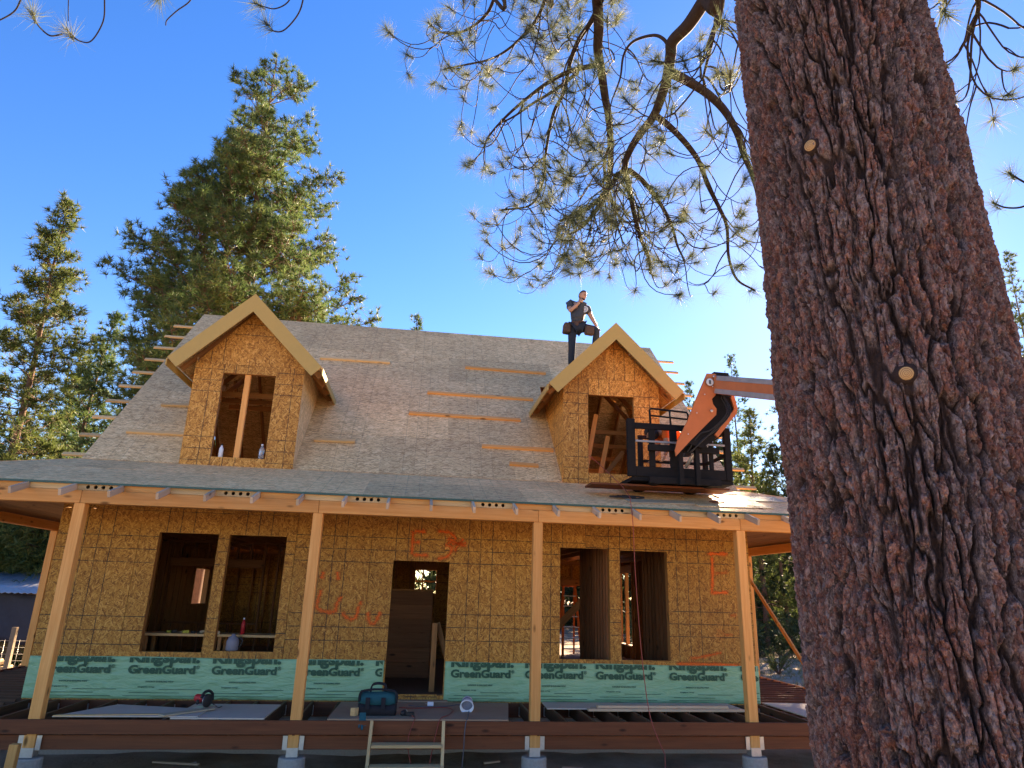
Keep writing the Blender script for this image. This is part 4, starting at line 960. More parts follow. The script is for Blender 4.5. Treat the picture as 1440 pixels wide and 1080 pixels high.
J = {k:((q+Vector((-.06,0,-.14 if (q.z-o_.z) > .62 else -.05 if (q.z-o_.z) > .4 else 0))), r_) for k,(q,r_) in J.items()}
skin('body', J, BODY, m_skin, wk, Matrix.Identity(4), 'pel')
sh = grow(['pel','wai','che','shc'],1.16); sh['nb'] = (P_(-.26,-.09,.86),.075); sh['sl']=(J['sl'][0],.08); sh['sl2']=(J['sl'][0].lerp(J['el'][0],.55),.062); sh['sr']=(J['sr'][0],.08); sh['sr2']=(J['sr'][0].lerp(J['er'][0],.55),.062)
skin('shirt', sh, [['pel','wai','che','shc','nb'],['shc','sl','sl2'],['shc','sr','sr2']], m_oshirt, wk, Matrix.Identity(4), 'che')
tz = grow(['pel','hl','kl','al','hr','kr','ar'],1.12); skin('trousers', tz, [['pel','hl','kl','al'],['pel','hr','kr','ar']], m_jean, wk, Matrix.Identity(4), 'pel')
for a, t_ in (('al','tl'),('ar','tr')):
    a0, t0 = J[a][0], J[t_][0]; dd = (t0-a0); skin('boot', {'a':(a0+Vector((0,0,.03)),.058),'b':(a0.lerp(t0,.6)-Vector((0,0,.005)),(.05,.042)),'t':(t0+dd*.25,(.046,.034))}, [['a','b','t']], m_boot, wk, Matrix.Identity(4), 'a')
head(wk, frame(P_(-.39,-.15,.82), (.1,.99,0), (.55,.0,.83)), m_hair, cap=m_blk)
hand(wk, J['wl'][0], (-.3,0,-.9), (.9,0,-.2), m_skin, .6, 1.0, 1); hand(wk, J['wr'][0], (-.4,-.1,-.85), (.9,0,-.2), m_skin, .6, 1.0, -1)
# ------------------------------------------------------------------ noise in numpy
def hsh(i, j, k=0):
    n = (i.astype(np.int64)*73856093) ^ (j.astype(np.int64)*19349663) ^ (np.int64(k)*83492791)
    n = (n ^ (n >> 13)) * 1274126177 & 0x7fffffff; n = (n ^ (n >> 16)) * 668265263 & 0x7fffffff
    return (n & 0xfffff)/float(0xfffff)
def vnoise(x, y, s=0, wrap=None):
    i, j = np.floor(x).astype(np.int64), np.floor(y).astype(np.int64); u, v_ = x-i, y-j; u = u*u*(3-2*u); v_ = v_*v_*(3-2*v_)
    w_ = (lambda a: a % wrap) if wrap else (lambda a: a)
    a, b, c_, d_ = hsh(w_(i),j,s), hsh(w_(i+1),j,s), hsh(w_(i),j+1,s), hsh(w_(i+1),j+1,s)
    return (a*(1-u)+b*u)*(1-v_)+(c_*(1-u)+d_*u)*v_
def worley(x, y, s=0, wrap=None, jit=.9):
    i0, j0 = np.floor(x).astype(np.int64), np.floor(y).astype(np.int64)
    f1 = np.full(x.shape, 9.0); f2 = np.full(x.shape, 9.0); cid = np.zeros(x.shape)
    for di in (-1,0,1):
        for dj in (-1,0,1):
            i, j = i0+di, j0+dj; iw = i % wrap if wrap else i
            px = i+.5+(hsh(iw,j,s)-.5)*jit; py = j+.5+(hsh(iw,j,s+7)-.5)*jit; d = np.hypot(x-px, y-py); c_ = hsh(iw,j,s+13)
            f2 = np.where(d < f1, f1, np.minimum(f2, d)); cid = np.where(d < f1, c_, cid); f1 = np.minimum(f1, d)
    return f1, f2, cid
sst = lambda a, b, x: (lambda t: t*t*(3-2*t))(np.clip((x-a)/(b-a), 0, 1))
# ------------------------------------------------------------------ the big ponderosa in front
TA = Vector((6.115,-8.23,1.66)); TR0, TTP, TLX, TLY = .357, .017, -.023, .018
def tax(z): return np.array([TA.x+TLX*(z-1.66), TA.y+TLY*(z-1.66), z])
TBZ = gz(6.15,-8.26)-.06
pine = thing('pine_tree', (TA.x-TLX*2, TA.y-TLY*2, TBZ), 'massive ponderosa pine trunk with red-brown plated bark and drooping boughs beside the house', 'tree')
toc = math.atan2(CAM.x-TA.x, CAM.y-TA.y)
# columns: fine over the half that faces the house and the camera, coarse behind
fine = np.linspace(-1.95, 1.95, 500); coarse = np.linspace(1.95, 2*math.pi-1.95, 70)[1:-1]
ang = np.concatenate([fine, coarse]) + (math.pi/2 - toc); nc = len(ang)
zz = np.concatenate([np.arange(TBZ, 4.75, .0058), np.arange(4.76, 7, .03), np.linspace(7.05, 17, 60)])
A, Z = np.meshgrid(ang, zz); U = (A-ang[0])/(2*math.pi)
NP = 44                                    # plates round the trunk
wx = vnoise(U*22, Z*2.0, 1, 22)-.5; wy = vnoise(U*22, Z*2.0, 2, 22)-.5; wx2 = vnoise(U*120, Z*13, 3, 120)-.5; wy2 = vnoise(U*120, Z*13, 4, 120)-.5; wx3 = vnoise(U*300, Z*36, 8, 300)-.5
x_, y_ = U*NP+wx*1.0+wx2*.42+wx3*.22, Z*3.1+wy*1.2+wy2*.5
f1, f2, cid = worley(x_, y_, 5, NP)
edge = f2-f1
g1, g2, gid = worley(U*NP*2+wx*1.6+wx2*.7+wx3*.3, Z*5.5+wy*1.4+wy2*.6, 21, NP*2)
brk = .62+.38*sst(.2,.55,vnoise(U*50, Z*4, 71, 50)); wid = .105+.085*vnoise(U*36, Z*3, 73, 36)
crack = 1-(1-sst(.015, 1, edge/wid*.5))*brk; crack2 = sst(.01, .16, g2-g1)
h1, h2, hid = worley(U*170+wx2*2.2, Z*40+wy2*2.2, 31, 170); fl = hid*.85+.15*sst(0,.25,h2-h1)
k1, k2, kid = worley(U*360+wx3*2, Z*105+wy2*2, 41, 360)
n3 = vnoise(U*560, Z*200, 51, 560)
plate = .62+.38*cid
dep = crack*plate
hgt = -.042*(1-dep) - .014*(1-crack2)*sst(.15,.6,dep) + (.0105*fl + .006*kid + .0035*n3)*(.7+.3*crack)
# knots where limbs were sawn off
STUB = []
def near_trunk(px, py):
    d = ray(px, py); lo, best = 0, None
    for t in np.arange(.8, 3.2, .002):
        q = CAM+d*t; a = tax(q.z)
        if math.hypot(q.x-a[0], q.y-a[1]) < TR0-TTP*(q.z-1.66): return q
for px, py in ((1144,208),(1273,527),(1058,86)):
    q = near_trunk(px, py)
    if q is None: continue
    a = tax(q.z); th = math.atan2(q.y-a[1], q.x-a[0]); STUB.append((q, th, a))
    dth = (A-th+math.pi) % (2*math.pi)-math.pi; rr = np.hypot(dth*.36, (Z-q.z)*.8)
    swirl = .012*np.sin(rr*190+wx2*3)*np.exp(-(rr/.11)**2)
    hgt = hgt*(1-.75*np.exp(-(rr/.075)**2)) + .018*np.exp(-(rr/.08)**2) + swirl*.45
RAD = TR0-TTP*(Z-1.66); RAD = np.where(Z > 5, np.maximum(RAD, .06), RAD) + .10*np.exp(-(Z-TBZ)/.28)
RR = RAD + hgt + .012*(vnoise(U*6, Z*.9, 61, 6)-.5)
V = np.stack([TA.x+TLX*(Z-1.66)+RR*np.cos(A), TA.y+TLY*(Z-1.66)+RR*np.sin(A), Z], -1).reshape(-1,3)
nr = len(zz); I = np.arange(nr-1)[:,None]*nc; Jx = np.arange(nc)[None,:]; Jn = (Jx+1) % nc
Q = np.stack([I+Jx, I+Jn, I+nc+Jn, I+nc+Jx], -1).reshape(-1,4)
me = npmesh('trunk', V, Q, False)
for nm, arr in (('plate', cid), ('flake', hid*.6+kid*.4), ('dep', dep)):
    a_ = me.attributes.new(nm, 'FLOAT', 'POINT'); a_.data.foreach_set('value', np.ascontiguousarray(arr.ravel(), np.float32))
Mb = NT('ponderosa_bark', .9, .15); v = Mb.obj()
pl = Mb.n('Attribute', attribute_name='plate').outputs['Fac']; fk = Mb.n('Attribute', attribute_name='flake').outputs['Fac']; dpn = Mb.n('Attribute', attribute_name='dep').outputs['Fac']
n_a = Mb.noise(Mb.mapping(v, sc=(1,1,.35)), 26, 4, .65); n_b = Mb.noise(v, 3.2, 4, .6); n_c = Mb.noise(v, 160, 3, .6)
vf = Mb.n('TexVoronoi'); Mb.set(vf.inputs['Vector'], Mb.mapping(Mb.n('VectorMath', operation='ADD', i_0=v, i_1=Mb.mapping(Mb.noise(v, 22, 2, out=1), sc=(.03,.03,.03))).outputs[0], sc=(1,1,.55))); vf.inputs['Scale'].default_value = 95
vg = Mb.n('TexVoronoi'); Mb.set(vg.inputs['Vector'], Mb.mapping(v, sc=(1,1,.6))); vg.inputs['Scale'].default_value = 260
sf = Mb.n('SeparateColor'); Mb.set(sf.inputs[0], vf.outputs['Color']); sg_ = Mb.n('SeparateColor'); Mb.set(sg_.inputs[0], vg.outputs['Color'])
fk2 = Mb.math('ADD', Mb.math('MULTIPLY', fk, .35), Mb.math('ADD', Mb.math('MULTIPLY', sf.outputs[0], .40), Mb.math('MULTIPLY', sg_.outputs[0], .25)))
red = Mb.ramp(fk2, [(.15,(.045,.022,.021)), (.42,(.13,.057,.048)), (.66,(.215,.094,.074)), (.95,(.37,.19,.14))])
grey = Mb.ramp(fk2, [(.15,(.042,.030,.031)), (.45,(.115,.084,.085)), (.85,(.28,.225,.225))])
gf = Mb.math('ADD', Mb.math('ADD', Mb.math('MULTIPLY', n_a, .75), Mb.math('MULTIPLY', n_b, .6)), Mb.math('ADD', Mb.math('MULTIPLY', pl, .12), Mb.math('MULTIPLY', sf.outputs[1], .3)))
gf = Mb.math('ADD', gf, Mb.math('MULTIPLY', Mb.math('SUBTRACT', .75, dpn), .35))
c = Mb.mix(Mb.ramp(gf, [(.74,(0,0,0)), (1.02,(1,1,1))]), red, grey)
c = Mb.mix(Mb.ramp(n_c, [(.57,(0,0,0)), (.68,(.7,.7,.7))]), c, (.30,.225,.21))
c = Mb.mix(Mb.ramp(dpn, [(.12,(1,1,1)), (.45,(0,0,0))]), c, (.040,.026,.025))
Mb.col(c).bump(Mb.math('ADD', Mb.math('MULTIPLY', sf.outputs[0], .8), Mb.math('ADD', Mb.math('MULTIPLY', sg_.outputs[0], .4), Mb.math('MULTIPLY', n_c, .6))), 1.0, .012)
link('trunk', me, Mb.m, pine)
Msw = NT('sawn_end', .7, .2); v = Msw.obj(); rg = Msw.n('TexWave', wave_type='RINGS', rings_direction='Z'); Msw.set(rg.inputs['Vector'], v); rg.inputs['Scale'].default_value = 70; rg.inputs['Distortion'].default_value = 3
Msw.col(Msw.mix(rg.outputs['Fac'], (.20,.11,.05), (.46,.30,.145)))
for q, th, a in STUB[:2]:
    nrm_ = Vector((math.cos(th), math.sin(th), -.15)).normalized(); MM = frame(q - nrm_*.04, nrm_.orthogonal(), nrm_.cross(nrm_.orthogonal()))
    st_ = lathe('branch_stub', [(.052,-.03),(.046,.02),(.036,.042),(.026,.055),(.0205,.066)], Mb.m, pine, MM, 18); lathe('sawn_face', [(.0193,.0655),(.018,.067)], Msw.m, st_, MM, 18)
# ------------------------------------------------------------------ boughs: traced limbs, twigs grown from them, needle tufts at the tips
m_limb = plain('limb_bark', (.034,.022,.018), .9, .4, scale=40)
Mn = NT('needles', .6, .12); gi = Mn.n('Attribute', attribute_name='tone').outputs['Fac']
nc_ = Mn.ramp(gi, [(0,(.026,.044,.022)), (.5,(.068,.094,.05)), (.85,(.17,.19,.12)), (1,(.27,.245,.155))]); Mn.col(nc_)
tl_ = Mn.n('BsdfTranslucent'); Mn.set(tl_.inputs[0], Mn.mix(.35, nc_, (.20,.22,.12))); ms_ = Mn.n('MixShader'); ms_.inputs[0].default_value = .38
Mn.t.links.new(Mn.b.outputs[0], ms_.inputs[1]); Mn.t.links.new(tl_.outputs[0], ms_.inputs[2]); Mn.t.links.new(ms_.outputs[0], Mn.out.inputs[0])
def cz(x, y): return (560+x/2.571, y/2.571)
LIMBS = {}
def limb(key, px, depth, w0, w1, lead=None):
    d0, d1 = depth; n = len(px); P = [atd(x, y, d0+(d1-d0)*i/(n-1)) for i, (x, y) in enumerate(px)]
    if lead: P = [Vector(q) for q in lead] + P
    S = spline(P, 7); r0, r1 = w0*d0/955/2*.98, w1*d1/955/2
    RD = [r0+(r1-r0)*i/(len(S)-1) for i in range(len(S))]
    LIMBS[key] = (S, RD); tube('limb', S, RD, m_limb, pine, 9); return S
tz_ = lambda z, f=.0: Vector(tax(z))
limb('A', [cz(*q) for q in ((718,-60),(720,0),(725,100),(722,180),(735,260),(748,350),(762,430),(768,520),(768,590),(762,650),(742,700),(700,742),(640,772),(585,800))], (5.9,6.5), 17, 4, [tz_(9.2), Vector((5.7,-7.0,9.1)), Vector((5.6,-6.0,7.8))])
limb('B', [cz(*q) for q in ((1150,-70),(1108,0),(1050,88),(992,150),(985,200),(970,290),(945,370),(920,425),(870,490),(835,550),(820,605),(835,680),(855,780),(878,865),(905,930),(912,990))], (5.0,6.0), 20, 4, [tz_(7.6), Vector((6.0,-7.3,7.4))])
limb('B2', [cz(*q) for q in ((985,262),(1050,295),(1120,340),(1180,400),(1225,480),(1250,560),(1278,625),(1300,700),(1320,800))], (5.2,5.9), 13, 5)
limb('B3', [cz(*q) for q in ((932,418),(990,465),(1050,530),(1090,590),(1120,670),(1160,750),(1188,820),(1195,930),(1225,1010),(1290,1050))], (5.5,6.1), 9, 2.5)
limb('B4', [cz(*q) for q in ((826,612),(790,635),(765,680),(735,735),(690,790),(640,840))], (5.75,6.3), 7, 3)
limb('B5', [cz(*q) for q in ((835,615),(890,660),(950,740),(990,820),(1010,890),(1038,945))], (5.7,6.3), 8, 2)
limb('B6', [cz(*q) for q in ((985,182),(960,142),(920,128),(850,150),(815,200),(803,280),(778,350))], (5.2,5.5), 5, 2)
limb('C', [cz(*q) for q in ((715,235),(620,258),(540,300),(470,352),(400,412),(345,470),(322,505))], (6.0,6.5), 7, 2)
limb('C2', [cz(*q) for q in ((650,262),(560,330),(490,372),(420,420),(370,445))], (6.05,6.5), 5, 2)
limb('D', [cz(*q) for q in ((370,-70),(345,0),(320,50),(270,95),(210,120),(150,115),(108,80))], (6.4,7.0), 6, 2, [tz_(10.2), Vector((4.2,-6.0,9.3))])
limb('E', [cz(*q) for q in ((545,-70),(530,0),(500,70),(450,130),(395,180),(330,215),(240,235),(165,250))], (6.2,7.0), 6, 2, [tz_(10.0), Vector((4.9,-6.0,8.9))])
limb('F', [cz(*q) for q in ((718,40),(690,90),(650,150),(620,230),(600,330),(565,400),(545,480),(530,580),(525,650),(480,740),(370,760))], (5.95,6.5), 7, 2.5)
limb('G', [cz(*q) for q in ((755,430),(770,500),(745,590),(760,680),(800,790),(830,840))], (6.0,6.4), 6, 2)
limb('K', [cz(*q) for q in ((1170,20),(1150,60),(1140,130),(1115,230),(1100,290))], (4.6,4.9), 6, 3, [tz_(5.9)])
limb('Lf', [(470,-45),(400,-30),(300,-28),(200,-25),(100,-24),(20,-18)], (5.2,5.6), 9, 4, [tz_(8.8), Vector((5.0,-6.6,8.2))])
limb('Rt', [(1310,-70),(1345,-30),(1375,0),(1368,38),(1350,70)], (4.2,4.8), 9, 3, [tz_(6.4)])
limb('Rs', [(1470,120),(1478,220),(1455,262),(1440,256),(1418,243)], (4.5,4.9), 4, 2, [tz_(6.8), Vector((8.2,-7.6,6.6)), Vector((8.6,-7.2,5.2))])
limb('Rs2', [(1462,272),(1440,290),(1415,292),(1396,285)], (4.7,4.9), 3, 1.6, [LIMBS['Rs'][0][20]])
TW, TUFT = [], []
def pix(q):
    e = Vector(q)-CAM; z = e.dot(fw); return 720+FPX*e.dot(CR)/z, 540-FPX*e.dot(CU)/z
def clear(pts):                        # the boughs end well above the roofs
    for q in pts:
        x, y = pix(q)
        if y > 418 or (780 < x < 870 and y > 392): return False
    return True
def twig(p, d, L, r, curl=1.0, tuft=True, forks=1, n=12):
    p = Vector(p); d = Vector(d).normalized(); pts = [p.copy()]; s = L/n; side = Vector((random.gauss(0,1),random.gauss(0,1),random.gauss(0,.4)))*.09
    for i in range(n):
        t = i/n
        d = d + Vector((0,0, (-.24 if t < .35 else .30*curl))) + side*.6 + Vector((random.gauss(0,.05),random.gauss(0,.05),random.gauss(0,.05)))
        d.normalize(); p = p + d*s; pts.append(p.copy())
        if forks and i in (4,7) and random.random() < .5:
            ax = Vector((random.gauss(0,1),random.gauss(0,1),random.gauss(0,.5))); twig(p, d+ax.normalized()*.9, L*random.uniform(.35,.6), r*.7, curl, True, 0, 9)
    if not clear(pts): return
    TW.append((pts, [r*(1-.5*k/n) for k in range(n+1)]))
    if tuft and random.random() < .82: TUFT.append((p, d.copy()))
def grow_twigs(key, t0, t1, count, L, r=.0048, out=.8, down=.5):
    S, _ = LIMBS[key]
    for _i in range(count):
        q = S[int(random.uniform(t0, t1)*(len(S)-1))]; a = random.uniform(0, 2*math.pi)
        d = Vector((math.cos(a)*out, math.sin(a)*out, -down+random.uniform(-.4,.5))); twig(q, d, L*random.uniform(.55,1.25), r*random.uniform(.9,1.5))
for key, t0, t1, cnt, L in (('A',.3,.75,12,.85),('A',.72,1,30,1.1),('B',.35,.6,6,.7),('B',.6,1,20,.95),('B2',.2,1,9,.75),('B3',.25,1,15,.8),('B4',.3,1,15,.95),('B5',.2,1,13,.8),('B6',.5,1,2,.5),('C',.1,.9,11,.75),('C2',.1,1,6,.7),('D',.4,.98,9,.65),('E',.4,.98,12,.75),('F',.05,.6,13,.8),('F',.5,1,16,.8),('G',.3,1,14,.9),('K',.3,1,16,.8),('Rt',.4,1,14,.55)):
    grow_twigs(key, t0, t1, cnt, L)
for key in ('D','E','Rs','Rs2','B3','F','C'):
    S, _ = LIMBS[key]; TUFT.append((S[-1], (S[-1]-S[-3]).normalized()+Vector((0,0,.4))))
# dense sprays high in the upper part of the bough
for k in range(34):
    x, y = random.uniform(680,850), random.uniform(-40,70); p = atd(x, y, random.uniform(6.0,7.2)); a = random.uniform(0, 6.28); twig(p, (math.cos(a),math.sin(a),random.uniform(-.5,.4)), random.uniform(.3,.7), .004)
# tips hanging in from above on the far left
def tip(px, d, r=.006, tuft=True):
    S = spline([atd(x, y, d) for x, y in px], 6); TW.append((S, [r*(1-.35*i/len(S)) for i in range(len(S))]))
    if tuft: TUFT.append((S[-1], (S[-1]-S[-3]).normalized()))
tip([(146,-28),(147,0),(145,30),(129,57),(113,58),(100,48),(94,40)], 5.3); tip([(88,48),(70,50),(54,36),(47,22),(44,14)], 5.35)
tip([(38,-22),(29,0),(20,16),(0,28),(-20,34)], 5.4, tuft=False); tip([(97,-24),(96,10),(96,30)], 5.3, .004, False)
tip([(276,-26),(268,0),(249,15),(235,28),(233,36)], 5.3, .005, False); tip([(236,-26),(226,-8),(222,0)], 5.3, .004)
tip([(430,-36),(426,0),(418,22),(400,42),(386,44),(378,36),(372,30)], 5.25); tip([(416,-32),(407,0),(388,12),(370,9),(358,4)], 5.25, .005)
V, F = [], []
for pts, rd in TW:
    v2, f2_ = tubedata(pts, rd, 4); b = len(V); V += v2; F += [tuple(b+i for i in f) for f in f2_]
o = link('twigs', mesh('twigs', V, F, True), m_limb, pine); o['kind'] = 'stuff'
def tuftmesh(P, D, n, L, w, spread=1.0, back=.12, rgen=rng):
    """needle sprays: n thin triangles round each tip"""
    P = np.asarray(P, float); D = np.asarray(D, float); D = D/np.linalg.norm(D, axis=1, keepdims=True); m_ = len(P)
    d = rgen.normal(size=(m_,n,3)); d /= np.linalg.norm(d, axis=2, keepdims=True); d = d*spread + D[:,None,:]*.75; d /= np.linalg.norm(d, axis=2, keepdims=True)
    base = P[:,None,:] - D[:,None,:]*(rgen.random((m_,n,1))*back)
    L_ = L*(.6+.55*rgen.random((m_,n,1))); tipv = base + d*L_; tipv[...,2] -= .08*L_[...,0]
    s = np.cross(d, rgen.normal(size=(m_,n,3))); s /= np.linalg.norm(s, axis=2, keepdims=True); s *= w
    V_ = np.stack([base-s*.75, base+s*.75, tipv], 2).reshape(-1,3); T = np.arange(m_*n*3).reshape(-1,3)
    tone = np.clip(np.repeat(rgen.random(m_)*.55, n) + rgen.random(m_*n)*.5, 0, 1); return V_, T, np.repeat(tone, 3)
def tufts(name, P, D, n, L, w, mat, parent, **kw):
    V_, T, tone = tuftmesh(P, D, n, L, w, **kw); me = npmesh(name, V_, T); a_ = me.attributes.new('tone', 'FLOAT', 'POINT'); a_.data.foreach_set('value', tone.astype(np.float32))
    o = link(name, me, mat, parent); o['kind'] = 'stuff'; return o
tufts('needles', [t[0] for t in TUFT], [t[1]+Vector((0,0,.15)) for t in TUFT], 120, .150, .0016, Mn.m, pine, back=.075)

# ------------------------------------------------------------------ trees behind
def foliage(name, c0, c1, c2, trans=.3):
    M = NT(name, .6, .25); gi = M.n('Attribute', attribute_name='tone').outputs['Fac']; f = M.noise(M.obj(), .8, 3)
    cc = M.ramp(M.math('ADD', M.math('MULTIPLY', gi, .7), M.math('MULTIPLY', f, .35)), [(.1,c0), (.5,c1), (.95,c2)]); M.col(cc)
    t = M.n('BsdfTranslucent'); M.set(t.inputs[0], cc); mx = M.n('MixShader'); mx.inputs[0].default_value = trans
    M.t.links.new(M.b.outputs[0], mx.inputs[1]); M.t.links.new(t.outputs[0], mx.inputs[2]); M.t.links.new(mx.outputs[0], M.out.inputs[0]); return M.m
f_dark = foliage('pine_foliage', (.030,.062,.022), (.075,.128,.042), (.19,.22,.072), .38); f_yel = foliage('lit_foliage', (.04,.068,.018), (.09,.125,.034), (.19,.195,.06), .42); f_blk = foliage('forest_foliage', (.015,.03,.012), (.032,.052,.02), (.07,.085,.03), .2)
def conifer(name, base, H, prof, label, group, fol, seed, nbr=90, tuft_n=16, tuft_L=.30, w=.012, start=.25, up=.35, dens=7.0, lean=(0,0), trunk_r=.22, twin=None, asym=None, shoots=False, clump=.24):
    """a pine: tapered trunk, curved limbs with side shoots, needle sprays along them. prof: (height share, reach in m)"""
    rg = np.random.default_rng(seed); base = Vector(base); t = thing(name, base, label, 'tree', group)
    hs = [p[0] for p in prof]; rs = [p[1] for p in prof]
    ax = lambda s: base + Vector((lean[0]*s*s*H + .12*math.sin(s*7+seed), lean[1]*s*s*H + .12*math.cos(s*5+seed), s*H))
    S = [ax(s) for s in np.linspace(0, .985, 22)]
    V, F = tubedata(S, [trunk_r*(1-.93*i/21) for i in range(22)], 9)
    stems = [ax]
    if twin:
        ax2 = lambda s: base + Vector((twin[0]*min(1,s*3)+lean[0]*s*s*H, twin[1]*min(1, s*3), s*H*twin[2])); S2 = [ax2(s) for s in np.linspace(.02,.98,20)]
        v2, f2_ = tubedata(S2, [trunk_r*.8*(1-.93*i/19) for i in range(20)], 8); b = len(V); V += v2; F += [tuple(b+i for i in f) for f in f2_]; stems.append(ax2)
    P, D = [], []; BV, BF_ = [], []
    for k in range(nbr):
        s = start + (1-start)*((k+rg.random())/nbr)**.9; s = min(s, .985); st_ = stems[rg.integers(len(stems))]
        a = rg.random()*2*math.pi; reach = np.interp(s, hs, rs)*rg.uniform(.62,1.06)
        if asym: reach *= 1 + asym*math.cos(a)
        p = st_(s); d = Vector((math.cos(a), math.sin(a), up*rg.uniform(-.9,1.0) + (s-.45)*.9)).normalized(); n = 8; pts = [p.copy()]
        for i in range(n):
            d = (d + Vector((rg.normal()*.09, rg.normal()*.09, .05+.07*i/n))).normalized(); p = p + d*(reach/n); pts.append(p.copy())
        r0 = trunk_r*.2*(1-s*.6); v2, f2_ = tubedata(pts, [r0*(1-.88*i/n) for i in range(n+1)], 4); b = len(BV); BV += v2; BF_ += [tuple(b+i for i in f) for f in f2_]
        cnt = max(4, int(reach*dens))
        for j in range(cnt):
            u = rg.uniform(.28, 1)**.8; q = pts[min(n-1, int(u*n))].lerp(pts[min(n, int(u*n)+1)], (u*n) % 1)
            sp = reach*clump*(1.15-u)+.15; off = Vector((rg.normal()*sp, rg.normal()*sp, rg.normal()*sp*.6 + sp*.35)); e = q+off
            if shoots and off.length > .25:
                v2, f2_ = tubedata([q, q.lerp(e,.6)+Vector((0,0,-.04)), e], [.011,.008,.005], 3); b = len(BV); BV += v2; BF_ += [tuple(b+i for i in f) for f in f2_]
            P.append(e); D.append(off.normalized()*.6+d*.5+Vector((0,0,.5)))
        P.append(pts[-1]); D.append(d)
    P.append(ax(.99)); D.append(Vector((0,0,1)))
    P = np.array(P); D = np.array(D); b0 = np.array(base)
    M0 = Matrix.Translation(base)
    link('trunk', mesh('trunk', [v_-base for v_ in V], F, True), m_bark_far, t, M0); o = link('limbs', mesh('limbs', [v_-base for v_ in BV], BF_, True), m_bark_far, t, M0); o['kind'] = 'stuff'
    V_, T, tone = tuftmesh(P-b0, D, tuft_n, tuft_L, w, rgen=rg, back=.1); me = npmesh('crown', V_, T); a_ = me.attributes.new('tone','FLOAT','POINT'); a_.data.foreach_set('value', tone.astype(np.float32))
    o = link('crown', me, fol, t, M0); o['kind'] = 'stuff'; return t
def tree_at(px_top, Y, *a, **k):                 # base of a tree whose top shows at this pixel
    q = at(px_top[0], px_top[1], Y); g = gz(q.x, q.y)-.05; return (q.x, q.y, g), q.z-g
b, H = tree_at((393,86), 17.5)
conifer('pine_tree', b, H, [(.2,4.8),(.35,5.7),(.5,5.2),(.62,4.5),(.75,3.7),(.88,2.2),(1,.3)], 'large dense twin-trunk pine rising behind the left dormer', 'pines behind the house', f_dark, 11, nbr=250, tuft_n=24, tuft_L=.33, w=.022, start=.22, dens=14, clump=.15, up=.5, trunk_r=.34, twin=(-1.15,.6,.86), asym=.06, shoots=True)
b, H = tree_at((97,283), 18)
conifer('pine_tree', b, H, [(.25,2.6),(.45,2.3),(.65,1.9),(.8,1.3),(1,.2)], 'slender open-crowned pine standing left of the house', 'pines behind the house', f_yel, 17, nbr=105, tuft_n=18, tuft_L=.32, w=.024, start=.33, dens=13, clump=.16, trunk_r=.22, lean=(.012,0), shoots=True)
b, H = tree_at((158,440), 23)
conifer('pine_tree', b, H, [(.2,3.2),(.5,2.4),(.8,1.2),(1,.2)], 'shorter dark pine close behind the left end of the roof', 'pines behind the house', f_dark, 13, nbr=98, tuft_n=16, tuft_L=.32, w=.028, start=.2, dens=11, trunk_r=.2)
b, H = tree_at((118,505), 27)
conifer('pine_tree', b, H, [(.15,2.6),(.5,2.0),(.8,1.0),(1,.2)], 'small pine between the slender pine and the roof', 'pines behind the house', f_yel, 14, nbr=84, tuft_n=16, tuft_L=.32, w=.028, start=.12, dens=11, trunk_r=.17)
b, H = tree_at((-45,520), 20)
conifer('pine_tree', b, H, [(.2,3.4),(.5,2.9),(.8,1.6),(1,.2)], 'bushy pine at the far left beyond the slender one', 'pines behind the house', f_yel, 15, nbr=112, tuft_n=16, tuft_L=.32, w=.028, start=.15, dens=11, trunk_r=.22)
b, H = tree_at((588,442), 34)
conifer('pine_tree', b, H, [(.3,2.4),(.7,1.6),(.9,.8),(1,.15)], 'pine whose tip just shows over the ridge', 'pines behind the house', f_dark, 16, nbr=70, tuft_n=16, tuft_L=.30, w=.028, start=.3, dens=11, trunk_r=.2)
right = [((1028,500),36,(.2,2.3),f_dark,'tall narrow dark spire right of the boom head'),((968,536),34,(.2,1.8),f_dark,'small dark pine between the bare dormer and the boom'),((1052,575),24,(.2,2.3),f_yel,'sunlit yellow-green pine below the boom'),((1098,455),26,(.2,2.6),f_yel,'tall sunlit pine close left of the big trunk'),((1415,352),24,(.2,2.8),f_yel,'sunlit pine just right of the big trunk'),((1015,600),30,(.2,1.7),f_yel,'low sunlit pine right behind the work basket'),((1180,420),34,(.2,3.0),f_dark,'dark pine hidden behind the big trunk'),((1475,420),30,(.2,2.6),f_yel,'sunlit pine at the right edge of the wood')]
for k, (tp_, Y, pr_, fo, lb) in enumerate(right):
    b, H = tree_at(tp_, Y); conifer('pine_tree', b, H, [(.05,pr_[1]),(.4,pr_[1]*.85),(.75,pr_[1]*.5),(1,.12)], lb, 'pines right of the house', fo, 30+k, nbr=85, tuft_n=15, tuft_L=.30, w=.028, start=.10, dens=11, trunk_r=.17)
for k, (x, y, H) in enumerate(((27.6,25.5,22),(30.5,30,24))):
    conifer('pine_tree', (x,y,gz(x,y)-.05), H, [(.2,3.2),(.5,3.0),(.8,1.8),(1,.2)], ('tall pine behind the big trunk, nearest the clearing','tall pine behind the big trunk, deepest in the wood')[k], 'pines right of the house', f_dark, 50+k, nbr=110, tuft_n=13, tuft_L=.42, w=.04, start=.3, dens=8, trunk_r=.26)
